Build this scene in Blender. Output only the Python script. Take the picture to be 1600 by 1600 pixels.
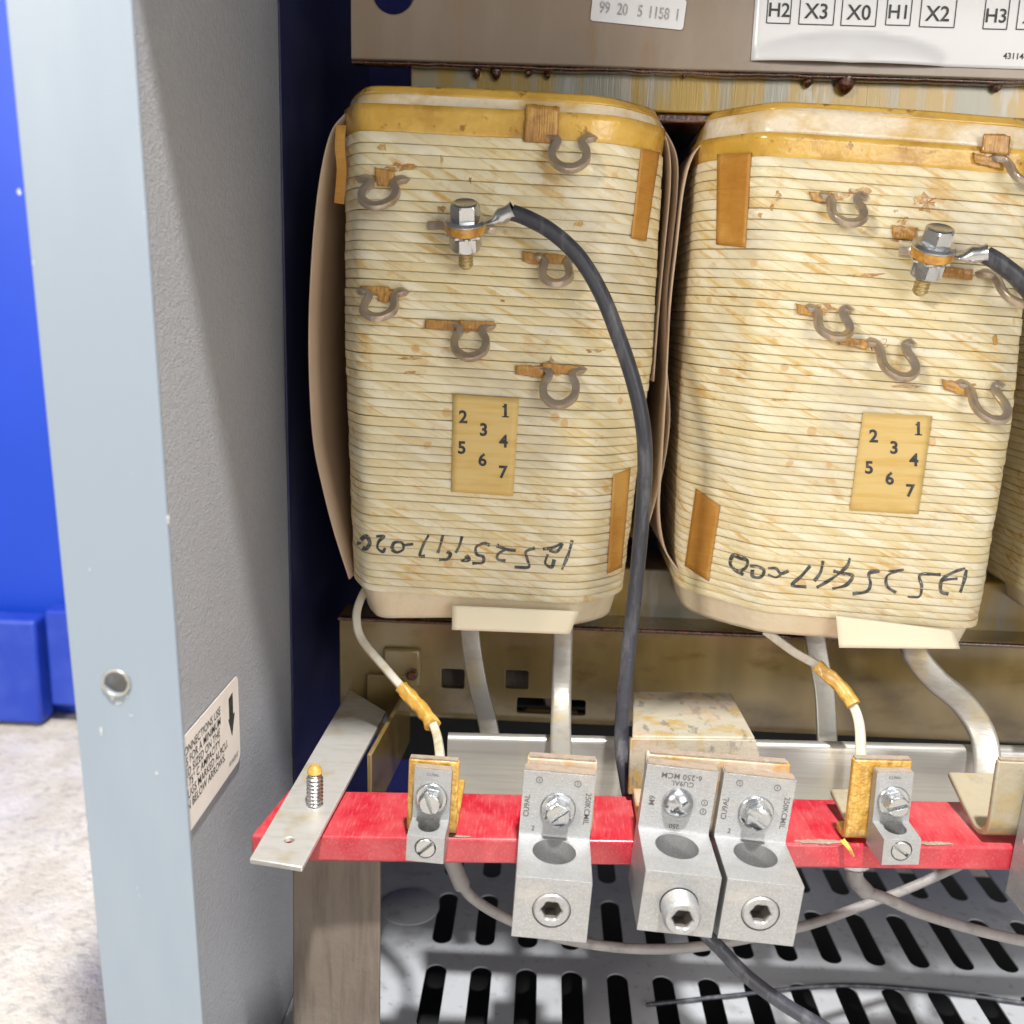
import bpy, bmesh, math, random
from math import sin, cos, pi, radians, sqrt, atan2
from mathutils import Vector as V, Matrix, noise
from mathutils.bvhtree import BVHTree
random.seed(7)
S = bpy.context.scene
for o in list(bpy.data.objects): bpy.data.objects.remove(o)
COL = S.collection

# ------------------------------------------------------------------ camera
FPX = 1500.0
PT, YW, RL = radians(12), radians(1.9), radians(1.7)
CAM = V((0, 0, .45))
fwd = V((-sin(YW)*cos(PT), cos(YW)*cos(PT), -sin(PT)))
r0 = V((cos(YW), sin(YW), 0)); u0 = r0.cross(fwd)
rt = r0*cos(RL) + u0*sin(RL); up = u0*cos(RL) - r0*sin(RL)
cd = bpy.data.cameras.new('camera'); cam = bpy.data.objects.new('camera', cd); COL.objects.link(cam)
cam.matrix_world = Matrix(((rt.x, up.x, -fwd.x, CAM.x), (rt.y, up.y, -fwd.y, CAM.y), (rt.z, up.z, -fwd.z, CAM.z), (0, 0, 0, 1)))
cd.sensor_width = 36; cd.lens = 36*FPX/1600; cd.clip_start = .01; cd.clip_end = 100
cd.dof.use_dof = True; cd.dof.focus_distance = .43; cd.dof.aperture_fstop = 11
S.camera = cam
# ------------------------------------------------------------------ light
W = bpy.data.worlds.new('World'); S.world = W; W.use_nodes = True
W.node_tree.nodes['Background'].inputs[0].default_value = (.98, .98, 1, 1)
W.node_tree.nodes['Background'].inputs[1].default_value = .43
def lamp(name, loc, aim, size, power, col=(1, 1, 1), sy=None):
    l = bpy.data.lights.new(name, 'AREA'); l.shape = 'DISK' if sy is None else 'RECTANGLE'
    l.size = size; l.energy = power; l.color = col
    if sy: l.size_y = sy
    o = bpy.data.objects.new(name, l); COL.objects.link(o); o.location = loc
    o.rotation_euler = (V(aim)-V(loc)).to_track_quat('-Z', 'Y').to_euler(); return o
lamp('ceiling_lamp', (.16, -.26, 1.95), (.05, .38, .22), .09, 74, (1, .985, .96))
lamp('room_lamp', (-1.35, -1.35, 1.2), (.03, .44, .42), .3, 34, (1, .95, .88), .3)
lamp('front_fill', (1.3, -2.0, .9), (.05, .44, .4), 1.4, 29, (1, .97, .93), 1.2)  # added soft fill from the front right, no window behind it
lamp('hall_lamp', (-2.3, -.4, 2.4), (-.4, .6, 0), .8, 15, (1, .97, .93), .8)
vs = S.view_settings; vs.view_transform = 'Standard'; vs.look = 'None'; vs.exposure = 0; vs.gamma = 1
S.cycles.max_bounces = 8

# ------------------------------------------------------------------ pixel helpers: points on real planes
def ray(x, y): return fwd + rt*((x-800)/FPX) - up*((y-800)/FPX)
def P(x, y, Y): d = ray(x, y); return CAM + d*(Y/d.y)
def PX(x, y, X): d = ray(x, y); return CAM + d*(X/d.x)
def PZ(x, y, z): d = ray(x, y); return CAM + d*((z-CAM.z)/d.z)

# ------------------------------------------------------------------ materials
def mat(name, col, rough=.5, metal=0, layers=(), bump=(), coat=0, bd=.0006, rvar=0, uv=False, sheen=0):
    """layers: (colour, scale xyz, lo, hi, detail, strength); bump: (scale, weight)"""
    m = bpy.data.materials.new(name); m.use_nodes = True
    nt = m.node_tree; N = nt.nodes; L = nt.links; b = N['Principled BSDF']
    b.inputs['Roughness'].default_value = rough; b.inputs['Metallic'].default_value = metal
    if coat: b.inputs['Coat Weight'].default_value = coat; b.inputs['Coat Roughness'].default_value = .18
    tc = N.new('ShaderNodeTexCoord'); src = tc.outputs['UV' if uv else 'Object']
    def nz(scale, detail, off):
        mp = N.new('ShaderNodeMapping'); L.new(src, mp.inputs[0])
        sc = scale if isinstance(scale, (tuple, list)) else (scale,)*3
        mp.inputs['Scale'].default_value = sc; mp.inputs['Location'].default_value = (off*3.1, off*1.7, off*2.3)
        n = N.new('ShaderNodeTexNoise'); n.inputs['Scale'].default_value = 1; n.inputs['Detail'].default_value = detail
        n.inputs['Roughness'].default_value = .6
        L.new(mp.outputs[0], n.inputs['Vector']); return n.outputs[0]
    rgb = N.new('ShaderNodeRGB'); rgb.outputs[0].default_value = (*col, 1); cur = rgb.outputs[0]
    for i, ly in enumerate(layers):
        c, sc, lo, hi, det, st = ly
        r = N.new('ShaderNodeMapRange'); L.new(nz(sc, det, i+1.3), r.inputs[0])
        r.inputs[1].default_value = lo; r.inputs[2].default_value = hi; r.inputs[4].default_value = st
        mx = N.new('ShaderNodeMix'); mx.data_type = 'RGBA'
        L.new(r.outputs[0], mx.inputs[0]); L.new(cur, mx.inputs[6]); mx.inputs[7].default_value = (*c, 1)
        cur = mx.outputs[2]
    L.new(cur, b.inputs['Base Color'])
    if rvar:
        r = N.new('ShaderNodeMapRange'); L.new(nz(90, 4, 9), r.inputs[0])
        r.inputs[1].default_value = .3; r.inputs[2].default_value = .7
        r.inputs[3].default_value = rough-rvar; r.inputs[4].default_value = rough+rvar; L.new(r.outputs[0], b.inputs['Roughness'])
    if bump:
        acc = None
        for i, (sc, w) in enumerate(bump):
            mu = N.new('ShaderNodeMath'); mu.operation = 'MULTIPLY_ADD'; L.new(nz(sc, 3, 20+i), mu.inputs[0]); mu.inputs[1].default_value = w
            if acc is not None: L.new(acc, mu.inputs[2])
            else: mu.inputs[2].default_value = 0
            acc = mu.outputs[0]
        bp = N.new('ShaderNodeBump'); bp.inputs['Distance'].default_value = bd; bp.inputs['Strength'].default_value = 1
        L.new(acc, bp.inputs['Height']); L.new(bp.outputs[0], b.inputs['Normal'])
    return m

def winding_mat():
    m = bpy.data.materials.new('paper_wrapped_wire'); m.use_nodes = True
    nt = m.node_tree; N = nt.nodes; L = nt.links; b = N['Principled BSDF']
    b.inputs['Roughness'].default_value = .5; b.inputs['Coat Weight'].default_value = .10; b.inputs['Coat Roughness'].default_value = .25
    uv = N.new('ShaderNodeUVMap'); sp = N.new('ShaderNodeSeparateXYZ'); L.new(uv.outputs[0], sp.inputs[0])
    def ma(op, a, bb=None, c=None):
        n = N.new('ShaderNodeMath'); n.operation = op
        for i, q in enumerate((a, bb, c)):
            if q is None: continue
            if isinstance(q, (int, float)): n.inputs[i].default_value = q
            else: L.new(q, n.inputs[i])
        return n.outputs[0]
    u, v = sp.outputs[0], sp.outputs[1]
    row = ma('FLOOR', v); fr = ma('FRACT', v)
    wn = N.new('ShaderNodeTexWhiteNoise'); wn.noise_dimensions = '1D'; L.new(row, wn.inputs['W'])
    rnd = wn.outputs['Value']
    # position along the wire, skewed by height: the paper is wound on in a spiral
    s = ma('SUBTRACT', ma('MULTIPLY', u, 95), ma('MULTIPLY', fr, .85))
    s2 = ma('ADD', s, ma('MULTIPLY', rnd, 37))
    def nz(x, y, det, z=0, rough=.6):
        c = N.new('ShaderNodeCombineXYZ'); L.new(x, c.inputs[0])
        L.new(y, c.inputs[1]) if not isinstance(y, (int, float)) else None
        c.inputs[2].default_value = z
        n = N.new('ShaderNodeTexNoise'); n.inputs['Scale'].default_value = 1; n.inputs['Detail'].default_value = det; n.inputs['Roughness'].default_value = rough
        L.new(c.outputs[0], n.inputs['Vector']); return n.outputs[0]
    def rng(x, lo, hi, t0=0, t1=1):
        r = N.new('ShaderNodeMapRange'); L.new(x, r.inputs[0])
        for i, q in enumerate((lo, hi, t0, t1)): r.inputs[i+1].default_value = q
        return r.outputs[0]
    def mix(f, c0, c1):
        x = N.new('ShaderNodeMix'); x.data_type = 'RGBA'; L.new(f, x.inputs[0])
        if isinstance(c0, tuple): x.inputs[6].default_value = (*c0, 1)
        else: L.new(c0, x.inputs[6])
        x.inputs[7].default_value = (*c1, 1); return x.outputs[2]
    rowy = ma('MULTIPLY', row, 5.37)
    a1 = nz(s2, rowy, 2, 0)                       # broad patches along the wrap
    a2 = nz(ma('MULTIPLY', s2, 1.9), rowy, 3, 4)   # narrow diagonal streaks
    tc = N.new('ShaderNodeTexCoord')
    def obn(sc, det, off):
        mp = N.new('ShaderNodeMapping'); L.new(tc.outputs['Object'], mp.inputs[0]); mp.inputs['Location'].default_value = (off, off*2, off*.7)
        n = N.new('ShaderNodeTexNoise'); n.inputs['Scale'].default_value = sc; n.inputs['Detail'].default_value = det; n.inputs['Roughness'].default_value = .65
        L.new(mp.outputs[0], n.inputs['Vector']); return n.outputs[0]
    big = obn(14, 4, 3); fine = obn(420, 3, 1); med = obn(60, 4, 8)
    wn2 = N.new('ShaderNodeTexWhiteNoise'); wn2.noise_dimensions = '2D'; cv = N.new('ShaderNodeCombineXYZ')
    L.new(ma('FLOOR', ma('ADD', s, ma('MULTIPLY', rnd, 3))), cv.inputs[0]); L.new(row, cv.inputs[1]); L.new(cv.outputs[0], wn2.inputs['Vector'])
    band = wn2.outputs['Value']
    c = mix(rng(a1, .36, .62), (.70, .59, .335), (.76, .69, .48))
    c = mix(ma('MULTIPLY', rng(band, .55, .95), .55), c, (.84, .79, .63))
    c = mix(ma('MULTIPLY', rng(band, .45, .05), .40), c, (.62, .51, .28))
    c = mix(ma('MULTIPLY', rng(a2, .52, .68), .6), c, (.66, .45, .12))
    c = mix(ma('MULTIPLY', rng(ma('ADD', ma('MULTIPLY', med, .6), ma('MULTIPLY', a2, .4)), .54, .63), .65), c, (.56, .31, .05))
    c = mix(ma('MULTIPLY', rng(big, .50, .68), .6), c, (.48, .445, .37))
    c = mix(ma('MULTIPLY', rng(fine, .60, .78), .35), c, (.44, .31, .12))
    # small round varnish blisters
    vo = N.new('ShaderNodeTexVoronoi'); vo.inputs['Scale'].default_value = 62; L.new(tc.outputs['Object'], vo.inputs['Vector'])
    ring = ma('MULTIPLY', rng(vo.outputs['Distance'], .16, .12), ma('GREATER_THAN', obn(40, 1, 5), .52))
    c = mix(ma('MULTIPLY', ring, .55), c, (.55, .30, .08))
    edge = ma('MULTIPLY', rng(ma('ABSOLUTE', ma('SUBTRACT', fr, .5)), .43, .49), .4)
    c = mix(edge, c, (.40, .30, .14))
    L.new(c, b.inputs['Base Color'])
    saw = ma('FRACT', ma('ADD', s, ma('MULTIPLY', rnd, 3)))
    h = ma('ADD', ma('MULTIPLY', saw, .35), ma('ADD', ma('MULTIPLY', fine, .25), ma('MULTIPLY', a2, .5)))
    bp = N.new('ShaderNodeBump'); bp.inputs['Distance'].default_value = .0005; bp.inputs['Strength'].default_value = .8
    L.new(h, bp.inputs['Height']); L.new(bp.outputs[0], b.inputs['Normal'])
    return m

M = {}
M['flange'] = mat('grey_blue_paint', (.205, .245, .29), .42, layers=[((.25, .29, .33), (30, 30, 8), .5, .75, 3, .5), ((.55, .57, .58), (260, 260, 60), .70, .76, 4, .7)], bump=[(900, .15)], bd=.0002)
M['panel'] = mat('inner_grey_paint', (.365, .375, .40), .26, layers=[((.41, .42, .44), 20, .45, .7, 3, .4), ((.31, .31, .315), 420, .5, .7, 2, .4)], bump=[(480, .7), (1000, .6)], bd=.00045)
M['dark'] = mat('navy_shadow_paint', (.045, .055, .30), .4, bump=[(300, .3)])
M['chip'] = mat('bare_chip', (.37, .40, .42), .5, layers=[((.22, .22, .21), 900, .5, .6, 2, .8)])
M['panel_reflection'] = mat('painted_navy_reflection', (.030, .033, .085), .25, layers=[((.065, .068, .12), 22, .45, .7, 3, .7)], bump=[(480, .4)], bd=.0003)  # dark blue reflection on the side panel, put into the colour
M['black'] = mat('painted_shade_black', (.006, .006, .007), .8)  # flat black that paints shade in gaps and under the slots
M['plate'] = mat('grey_floor_paint', (.38, .395, .42), .22, layers=[((.28, .28, .29), 18, .45, .7, 3, .6), ((.20, .18, .16), 160, .58, .72, 4, .5), ((.17, .16, .15), (30, 30, 30), .60, .74, 5, .5)], bump=[(500, .2)], bd=.0003)
M['blue'] = mat('bright_blue_paint', (.001, .042, .42), .45, layers=[((.006, .05, .50), 8, .4, .7, 2, .5)])
M['blue2'] = mat('worn_blue_paint', (.01, .04, .36), .45, layers=[((.04, .08, .42), 25, .45, .75, 3, .6)])
M['concrete'] = mat('concrete', (.46, .415, .345), .8, layers=[((.57, .53, .465), 22, .42, .60, 6, .8), ((.27, .25, .22), 110, .53, .66, 5, .6), ((.50, .47, .46), 7, .5, .62, 3, .5)], bump=[(120, 1), (300, .6)], bd=.002)
M['wire'] = winding_mat()
M['paper'] = mat('cream_paper', (.70, .61, .44), .5, layers=[((.60, .47, .27), 28, .45, .7, 4, .6), ((.56, .44, .34), 12, .5, .7, 2, .3)], bump=[(45, 1.2), (160, .5)], bd=.0012, coat=.25)
M['kraft'] = mat('kraft_paper', (.47, .35, .245), .5, layers=[((.38, .265, .175), 12, .4, .7, 3, .6), ((.48, .36, .26), 70, .5, .7, 3, .3)], bump=[(40, .5)], coat=.15)
M['tag'] = mat('ivory_paper', (.86, .80, .60), .55, layers=[((.80, .70, .46), 30, .5, .75, 3, .4)], bump=[(90, .3)])
M['amber'] = mat('amber_tape', (.56, .33, .05), .25, layers=[((.70, .44, .09), (30, 30, 60), .42, .62, 4, .8), ((.36, .17, .02), 45, .52, .68, 4, .75), ((.24, .10, .012), 160, .62, .70, 4, .8)], bump=[(120, .8), (45, 1)], bd=.0009, coat=.5)
M['wrap'] = mat('amber_tape_wrap', (.46, .25, .035), .5, layers=[((.58, .38, .10), 160, .45, .62, 4, .7), ((.26, .12, .015), 110, .55, .68, 4, .8)], bump=[(400, 1)], bd=.0006, coat=.15)
M['rim'] = mat('varnished_white_paper', (.76, .66, .50), .3, layers=[((.60, .38, .09), (30, 30, 50), .46, .60, 4, .8), ((.50, .26, .03), (40, 40, 20), .62, .70, 3, .8)], bump=[(60, 1.2), (200, .5)], bd=.0012, coat=.6)
M['tape'] = mat('fibre_tape', (.44, .20, .028), .5, layers=[((.56, .29, .05), (120, 120, 500), .45, .7, 3, .35), ((.36, .14, .016), 90, .48, .7, 4, .6), ((.62, .36, .09), 35, .5, .66, 4, .6)], bump=[((80, 80, 1600), 1)], bd=.0004)
M['string'] = mat('varnished_string', (.46, .22, .03), .35, layers=[((.30, .13, .014), (1000, 200, 200), .45, .66, 3, .6), ((.60, .34, .06), 140, .5, .66, 4, .7), ((.20, .08, .01), 80, .55, .68, 4, .6)], bump=[((1200, 60, 60), 1)], bd=.0007, coat=.5)
M['rust'] = mat('varnish_stain', (.44, .19, .018), .35, layers=[((.64, .38, .08), 180, .42, .6, 4, .7), ((.22, .09, .012), 260, .55, .7, 3, .7)], bump=[(300, 1)], coat=.4)
_nt = M['rust'].node_tree; _n = _nt.nodes.new('ShaderNodeTexNoise'); _n.inputs['Scale'].default_value = 420; _n.inputs['Detail'].default_value = 4
_tc = _nt.nodes.new('ShaderNodeTexCoord'); _nt.links.new(_tc.outputs['Object'], _n.inputs['Vector'])
_r = _nt.nodes.new('ShaderNodeMapRange'); _r.inputs[1].default_value = .32; _r.inputs[2].default_value = .66; _nt.links.new(_n.outputs[0], _r.inputs[0])
M['rust_eye'] = M['rust'].copy(); M['rust_eye'].name = 'varnished_eye'
_nt.links.new(_r.outputs[0], _nt.nodes['Principled BSDF'].inputs['Alpha'])
M['numtag'] = mat('tan_number_paper', (.64, .46, .17), .55, layers=[((.56, .34, .07), (30, 30, 300), .45, .65, 3, .6), ((.70, .52, .2), 40, .5, .7, 3, .5)], bump=[((60, 60, 240), .6)], bd=.0003)
M['ink'] = mat('black_ink', (.02, .022, .022), .5, layers=[((.10, .10, .09), 400, .45, .7, 3, .6)])
M['marker'] = mat('marker_ink', (.035, .04, .04), .5, layers=[((.18, .18, .15), 350, .42, .66, 3, .8)])
M['grey_ink'] = mat('faded_grey_ink', (.26, .26, .245), .6, layers=[((.52, .52, .50), 900, .45, .65, 2, .8)])
M['loop'] = mat('dull_bare_copper', (.42, .345, .27), .30, .6, layers=[((.50, .36, .16), 160, .52, .66, 3, .7), ((.28, .22, .18), 120, .5, .7, 3, .6)], bump=[(500, .5)], coat=.6)
M['zinc'] = mat('zinc_plated_steel', (.50, .515, .53), .26, 1.0, layers=[((.60, .60, .58), 150, .5, .7, 3, .5)], bump=[(300, .15)], bd=.0003, rvar=.1)
M['brass'] = mat('yellow_zinc_thread', (.55, .44, .22), .35, .8, layers=[((.35, .22, .08), 250, .5, .66, 3, .7)], bump=[(400, .3)])
M['alu'] = mat('cast_aluminium', (.34, .345, .35), .36, .5, layers=[((.52, .51, .495), 1700, .5, .66, 3, .55), ((.25, .235, .215), 900, .56, .70, 4, .5), ((.29, .275, .25), (120, 120, 1400), .52, .7, 3, .4), ((.62, .55, .46), 60, .55, .75, 3, .35)], bump=[(3000, .8), ((200, 200, 1500), .5)], bd=.00014, rvar=.08)
M['alu2'] = mat('aluminium_bar', (.66, .64, .60), .42, .6, layers=[((.56, .46, .26), 45, .56, .7, 3, .7), ((.52, .48, .44), (90, 300, 90), .5, .7, 3, .5)], bump=[((300, 900, 300), .4)], bd=.0002)
M['chan'] = mat('rolled_aluminium', (.40, .395, .365), .36, .6, layers=[((.32, .30, .26), (12, 12, 500), .45, .65, 3, .6), ((.52, .46, .32), (40, 40, 10), .55, .7, 3, .5)], bump=[((10, 10, 900), .4)], bd=.0002)
M['red'] = mat('red_enamel', (.40, .010, .026), .36, layers=[((.46, .085, .09), (45, 45, 45), .40, .68, 3, .75), ((.52, .20, .18), (1100, 130, 800), .52, .80, 5, .55), ((.46, .16, .15), (700, 420, 500), .60, .78, 4, .45), ((.42, .28, .20), 70, .68, .78, 5, .7)], bump=[(300, .25)], bd=.0002, coat=.3)
M['dust'] = mat('tan_dust', (.27, .215, .165), .9, layers=[((.21, .16, .115), 300, .42, .66, 4, .7), ((.32, .28, .23), 120, .55, .7, 3, .5)], bump=[(700, 1)])
M['tab'] = mat('varnished_tab', (.42, .33, .24), .5, layers=[((.42, .20, .03), 70, .47, .60, 4, .9), ((.52, .46, .38), 200, .55, .7, 3, .5)], bump=[(300, .5)])
M['tab_amber'] = mat('amber_varnished_tab', (.45, .24, .04), .35, layers=[((.62, .42, .12), (400, 300, 120), .45, .62, 4, .8), ((.24, .11, .015), 150, .52, .68, 4, .8)], bump=[(400, 1)], bd=.0008, coat=.4)
M['tabpale'] = mat('pale_varnished_tab', (.29, .25, .175), .45, layers=[((.30, .20, .05), (50, 50, 50), .52, .68, 4, .7), ((.20, .18, .145), 150, .55, .68, 4, .6)], bump=[(250, .6)], coat=.2)
M['fibre'] = mat('stained_fibre_board', (.33, .30, .235), .55, layers=[((.32, .21, .05), 70, .52, .64, 4, .8), ((.15, .14, .12), (220, 90, 90), .55, .64, 4, .8), ((.42, .30, .22), 25, .5, .7, 3, .6)], bump=[(250, .8)])
M['brown'] = mat('varnished_brown_steel', (.225, .17, .12), .28, layers=[((.27, .215, .165), (50, 50, 12), .45, .7, 4, .7), ((.24, .13, .04), (70, 70, 14), .60, .74, 4, .7)], bump=[(90, .4)], bd=.0004, coat=.4)
M['brown2'] = mat('varnished_bracket_steel', (.165, .112, .036), .22, layers=[((.23, .17, .075), (25, 25, 8), .42, .66, 3, .8), ((.10, .055, .015), (30, 30, 60), .55, .72, 4, .7)], bump=[(60, .4)], bd=.0004, coat=.5)
M['yoke'] = mat('laminated_core_steel', (.235, .22, .165), .3, .2, layers=[((.30, .19, .025), (48, 48, 7), .44, .53, 3, .92), ((.32, .31, .28), (120, 120, 20), .56, .66, 3, .7)], bump=[((900, 900, 30), .4)], bd=.0003, coat=.5)
M['drip'] = mat('dark_varnish_drip', (.045, .012, .005), .15, layers=[((.13, .035, .008), 300, .45, .6, 3, .7)], bump=[(500, .6)], coat=1)
M['white'] = mat('white_label', (.62, .62, .63), .35, bump=[(25, .3)], coat=.2)
M['sidelab'] = mat('aged_white_label', (.74, .69, .64), .55, layers=[((.66, .58, .52), 40, .5, .7, 3, .5)])
M['rubber'] = mat('black_rubber', (.032, .034, .044), .42, layers=[((.11, .11, .12), (220, 220, 40), .5, .68, 4, .8), ((.02, .02, .025), 300, .5, .7, 3, .5)], bump=[(500, .6)], bd=.0003)
M['cablegrey'] = mat('grey_cable', (.22, .205, .20), .45, layers=[((.31, .285, .27), 70, .45, .7, 3, .6), ((.12, .11, .105), 120, .55, .7, 3, .6)], bump=[(300, .4)])
M['lead'] = mat('paper_wrapped_lead', (.50, .46, .375), .5, layers=[((.42, .31, .12), (120, 120, 40), .52, .66, 4, .7), ((.32, .27, .21), 60, .56, .7, 3, .6)], bump=[((200, 200, 700), .6)], bd=.0004)
M['leadmetal'] = mat('dull_aluminium_lead', (.36, .345, .31), .42, .5, layers=[((.42, .32, .14), (90, 90, 30), .54, .68, 4, .6), ((.24, .22, .19), (60, 60, 160), .5, .7, 3, .6)], bump=[((200, 200, 700), .5)], bd=.0003)
M['leg'] = mat('dusty_brown_steel', (.16, .128, .10), .6, layers=[((.105, .083, .064), (260, 260, 22), .46, .64, 5, .75), ((.20, .17, .14), 25, .5, .7, 3, .6)], bump=[(300, .4)])
M['socket'] = mat('dark_socket', (.12, .105, .09), .6, .3, bump=[(400, .4)])
M['mark'] = mat('engraved_mark', (.13, .125, .12), .5, .3)

# ------------------------------------------------------------------ object helpers
ORG = {}
def tag(o, label=None, cat=None, group=None, kind=None):
    for k, q in (('label', label), ('category', cat), ('group', group), ('kind', kind)):
        if q: o[k] = q
    return o
def empty(name, loc, label=None, cat=None, group=None, rot=None):
    o = bpy.data.objects.new(name, None); COL.objects.link(o); o.location = loc; o.empty_display_size = .01
    if rot: o.rotation_euler = rot
    ORG[o] = V(loc); return tag(o, label, cat, group)
class MB:
    def __init__(s): s.v = []; s.f = []; s.uv = None
    def add(s, vs, fs):
        n = len(s.v); s.v += [V(q) for q in vs]; s.f += [tuple(i+n for i in f) for f in fs]; return s
    def box(s, c, d, R=None):
        c = V(c); R = R or Matrix.Identity(3)
        vs = [c + R @ V((x*d[0]/2, y*d[1]/2, z*d[2]/2)) for x in (-1, 1) for y in (-1, 1) for z in (-1, 1)]
        return s.add(vs, [(0, 1, 3, 2), (4, 6, 7, 5), (0, 4, 5, 1), (2, 3, 7, 6), (0, 2, 6, 4), (1, 5, 7, 3)])
    def hexa(s, b, t):      # 4 bottom points, 4 top points
        return s.add(list(b)+list(t), [(3, 2, 1, 0), (4, 5, 6, 7)] + [(i, (i+1) % 4, 4+(i+1) % 4, 4+i) for i in range(4)])
    def prism(s, poly, ax0, ax1, ex, o=(0, 0, 0)):    # polygon (a,b) in axes ax0,ax1 pushed along ex
        o = V(o); a0, a1, e = V(ax0), V(ax1), V(ex); n = len(poly)
        p0 = [o + a0*a + a1*b for a, b in poly]
        return s.add(p0 + [q+e for q in p0], [tuple(range(n))[::-1], tuple(range(n, 2*n))] + [(i, (i+1) % n, n+(i+1) % n, n+i) for i in range(n)])
    def grid(s, rows, close=False):
        nr, nc = len(rows), len(rows[0]); fs = []
        for i in range(nr-1):
            for j in range(nc if close else nc-1):
                k = (j+1) % nc; fs.append((i*nc+j, (i+1)*nc+j, (i+1)*nc+k, i*nc+k))
        return s.add([q for r in rows for q in r], fs)
    def lathe(s, prof, o, ax, n=28, lobes=None):      # prof (radius, height)
        o = V(o); ax = V(ax).normalized(); x = ax.orthogonal().normalized(); y = ax.cross(x); rows = []
        for r_, h in prof:
            rows.append([o + ax*h + (x*cos(t) + y*sin(t))*(r_(t) if callable(r_) else r_) for t in (2*pi*i/n for i in range(n))])
        k = len(s.v); s.grid(rows, True)
        if not callable(prof[0][0]): s.f.append(tuple(range(k, k+n)))
        if not callable(prof[-1][0]): s.f.append(tuple(range(k+n*(len(prof)-1), k+n*len(prof)))[::-1])
        return s
    def sweep(s, pts, prof, hint=(0, 0, 1), caps=True, scale=None):
        n = len(pts); rows = []; h = V(hint); prev = None
        for i, q in enumerate(pts):
            t = (pts[min(i+1, n-1)] - pts[max(i-1, 0)]).normalized()
            a = prev if prev is not None else h
            b = t.cross(a)
            if b.length < 1e-6: b = t.orthogonal()
            b.normalize(); a = b.cross(t).normalized(); prev = a
            k = scale(i/(n-1)) if scale else 1
            rows.append([q + b*(x*k) + a*(y*k) for x, y in prof])
        k0 = len(s.v); m = len(prof); s.grid(rows, True)
        if caps: s.f.append(tuple(range(k0, k0+m))); s.f.append(tuple(range(k0+m*(n-1), k0+m*n))[::-1])
        return s
    def tube(s, pts, r, n=14, **k): return s.sweep(pts, [(r*cos(2*pi*i/n), r*sin(2*pi*i/n)) for i in range(n)], **k)
    def mesh(s, name, org=V((0, 0, 0))):
        me = bpy.data.meshes.new(name); me.from_pydata([tuple(q-org) for q in s.v], [], s.f)
        bm = bmesh.new(); bm.from_mesh(me); bmesh.ops.recalc_face_normals(bm, faces=bm.faces); bm.to_mesh(me); bm.free(); return me
    def build(s, name, m, parent=None, smooth=True, bevel=0, local=False, thick=0, sub=0, ang=38):
        org = V((0, 0, 0)) if local or parent is None else ORG[parent]
        return link(name, s.mesh(name, org), m, parent, smooth, bevel, thick, ang)
def link(name, me, m, parent=None, smooth=True, bevel=0, thick=0, ang=38):
    o = bpy.data.objects.new(name, me); COL.objects.link(o)
    if m is not None: me.materials.clear(); me.materials.append(m if not isinstance(m, str) else M[m])
    if smooth and len(me.polygons):
        for p in me.polygons: p.use_smooth = True
        me.set_sharp_from_angle(angle=radians(ang))
    if thick:
        q = o.modifiers.new('thickness', 'SOLIDIFY'); q.thickness = thick; q.offset = 0
    if bevel:
        q = o.modifiers.new('edge', 'BEVEL'); q.width = bevel; q.segments = 2; q.limit_method = 'ANGLE'; q.angle_limit = radians(40); q.harden_normals = False
    if parent is not None: o.parent = parent
    ORG[o] = ORG.get(parent, V((0, 0, 0))) if parent is not None else V((0, 0, 0))
    return o
def boolean(a, b, bevel=0):
    """mesh a minus mesh b, worked out once, no cutter left behind"""
    oa = bpy.data.objects.new('a', a); ob = bpy.data.objects.new('b', b); COL.objects.link(oa); COL.objects.link(ob)
    q = oa.modifiers.new('cut', 'BOOLEAN'); q.operation = 'DIFFERENCE'; q.object = ob; q.solver = 'EXACT'
    if bevel:
        w = oa.modifiers.new('edge', 'BEVEL'); w.width = bevel; w.segments = 2; w.limit_method = 'ANGLE'; w.angle_limit = radians(50)
    dg = bpy.context.evaluated_depsgraph_get(); dg.update()
    me = bpy.data.meshes.new_from_object(oa.evaluated_get(dg))
    bpy.data.objects.remove(oa); bpy.data.objects.remove(ob); return me
def crom(pts, n=8):
    pts = [V(q) for q in pts]; q = [pts[0]*2-pts[1]] + pts + [pts[-1]*2-pts[-2]]; out = []
    for i in range(1, len(q)-2):
        for k in range(n):
            t = k/n; a, b, c, d = q[i-1], q[i], q[i+1], q[i+2]
            out.append(.5*((2*b) + (c-a)*t + (2*a-5*b+4*c-d)*t*t + (3*b-a-3*c+d)*t**3))
    out.append(pts[-1]); return out
def rrect(w, h, r, k=3):
    o = []
    for cx, cy, a in ((w/2-r, h/2-r, 0), (-w/2+r, h/2-r, pi/2), (-w/2+r, -h/2+r, pi), (w/2-r, -h/2+r, 3*pi/2)):
        o += [(cx+r*cos(a+pi/2*i/k), cy+r*sin(a+pi/2*i/k)) for i in range(k+1)]
    return o
_TX = {}
def text_mb(txt, size, bold=0., cx=1., align='CENTER'):
    """flat lettering outlines as (points, faces) in a local x,y plane"""
    c = bpy.data.curves.new('t', 'FONT'); c.body = txt; c.size = size; c.align_x = align; c.align_y = 'CENTER'; c.offset = bold*size; c.resolution_u = 3
    o = bpy.data.objects.new('t', c); COL.objects.link(o)
    dg = bpy.context.evaluated_depsgraph_get(); me = bpy.data.meshes.new_from_object(o.evaluated_get(dg))
    vs = [(q.co.x*cx, q.co.y) for q in me.vertices]; fs = [tuple(p.vertices) for p in me.polygons]
    bpy.data.objects.remove(o); bpy.data.meshes.remove(me); return vs, fs
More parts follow.
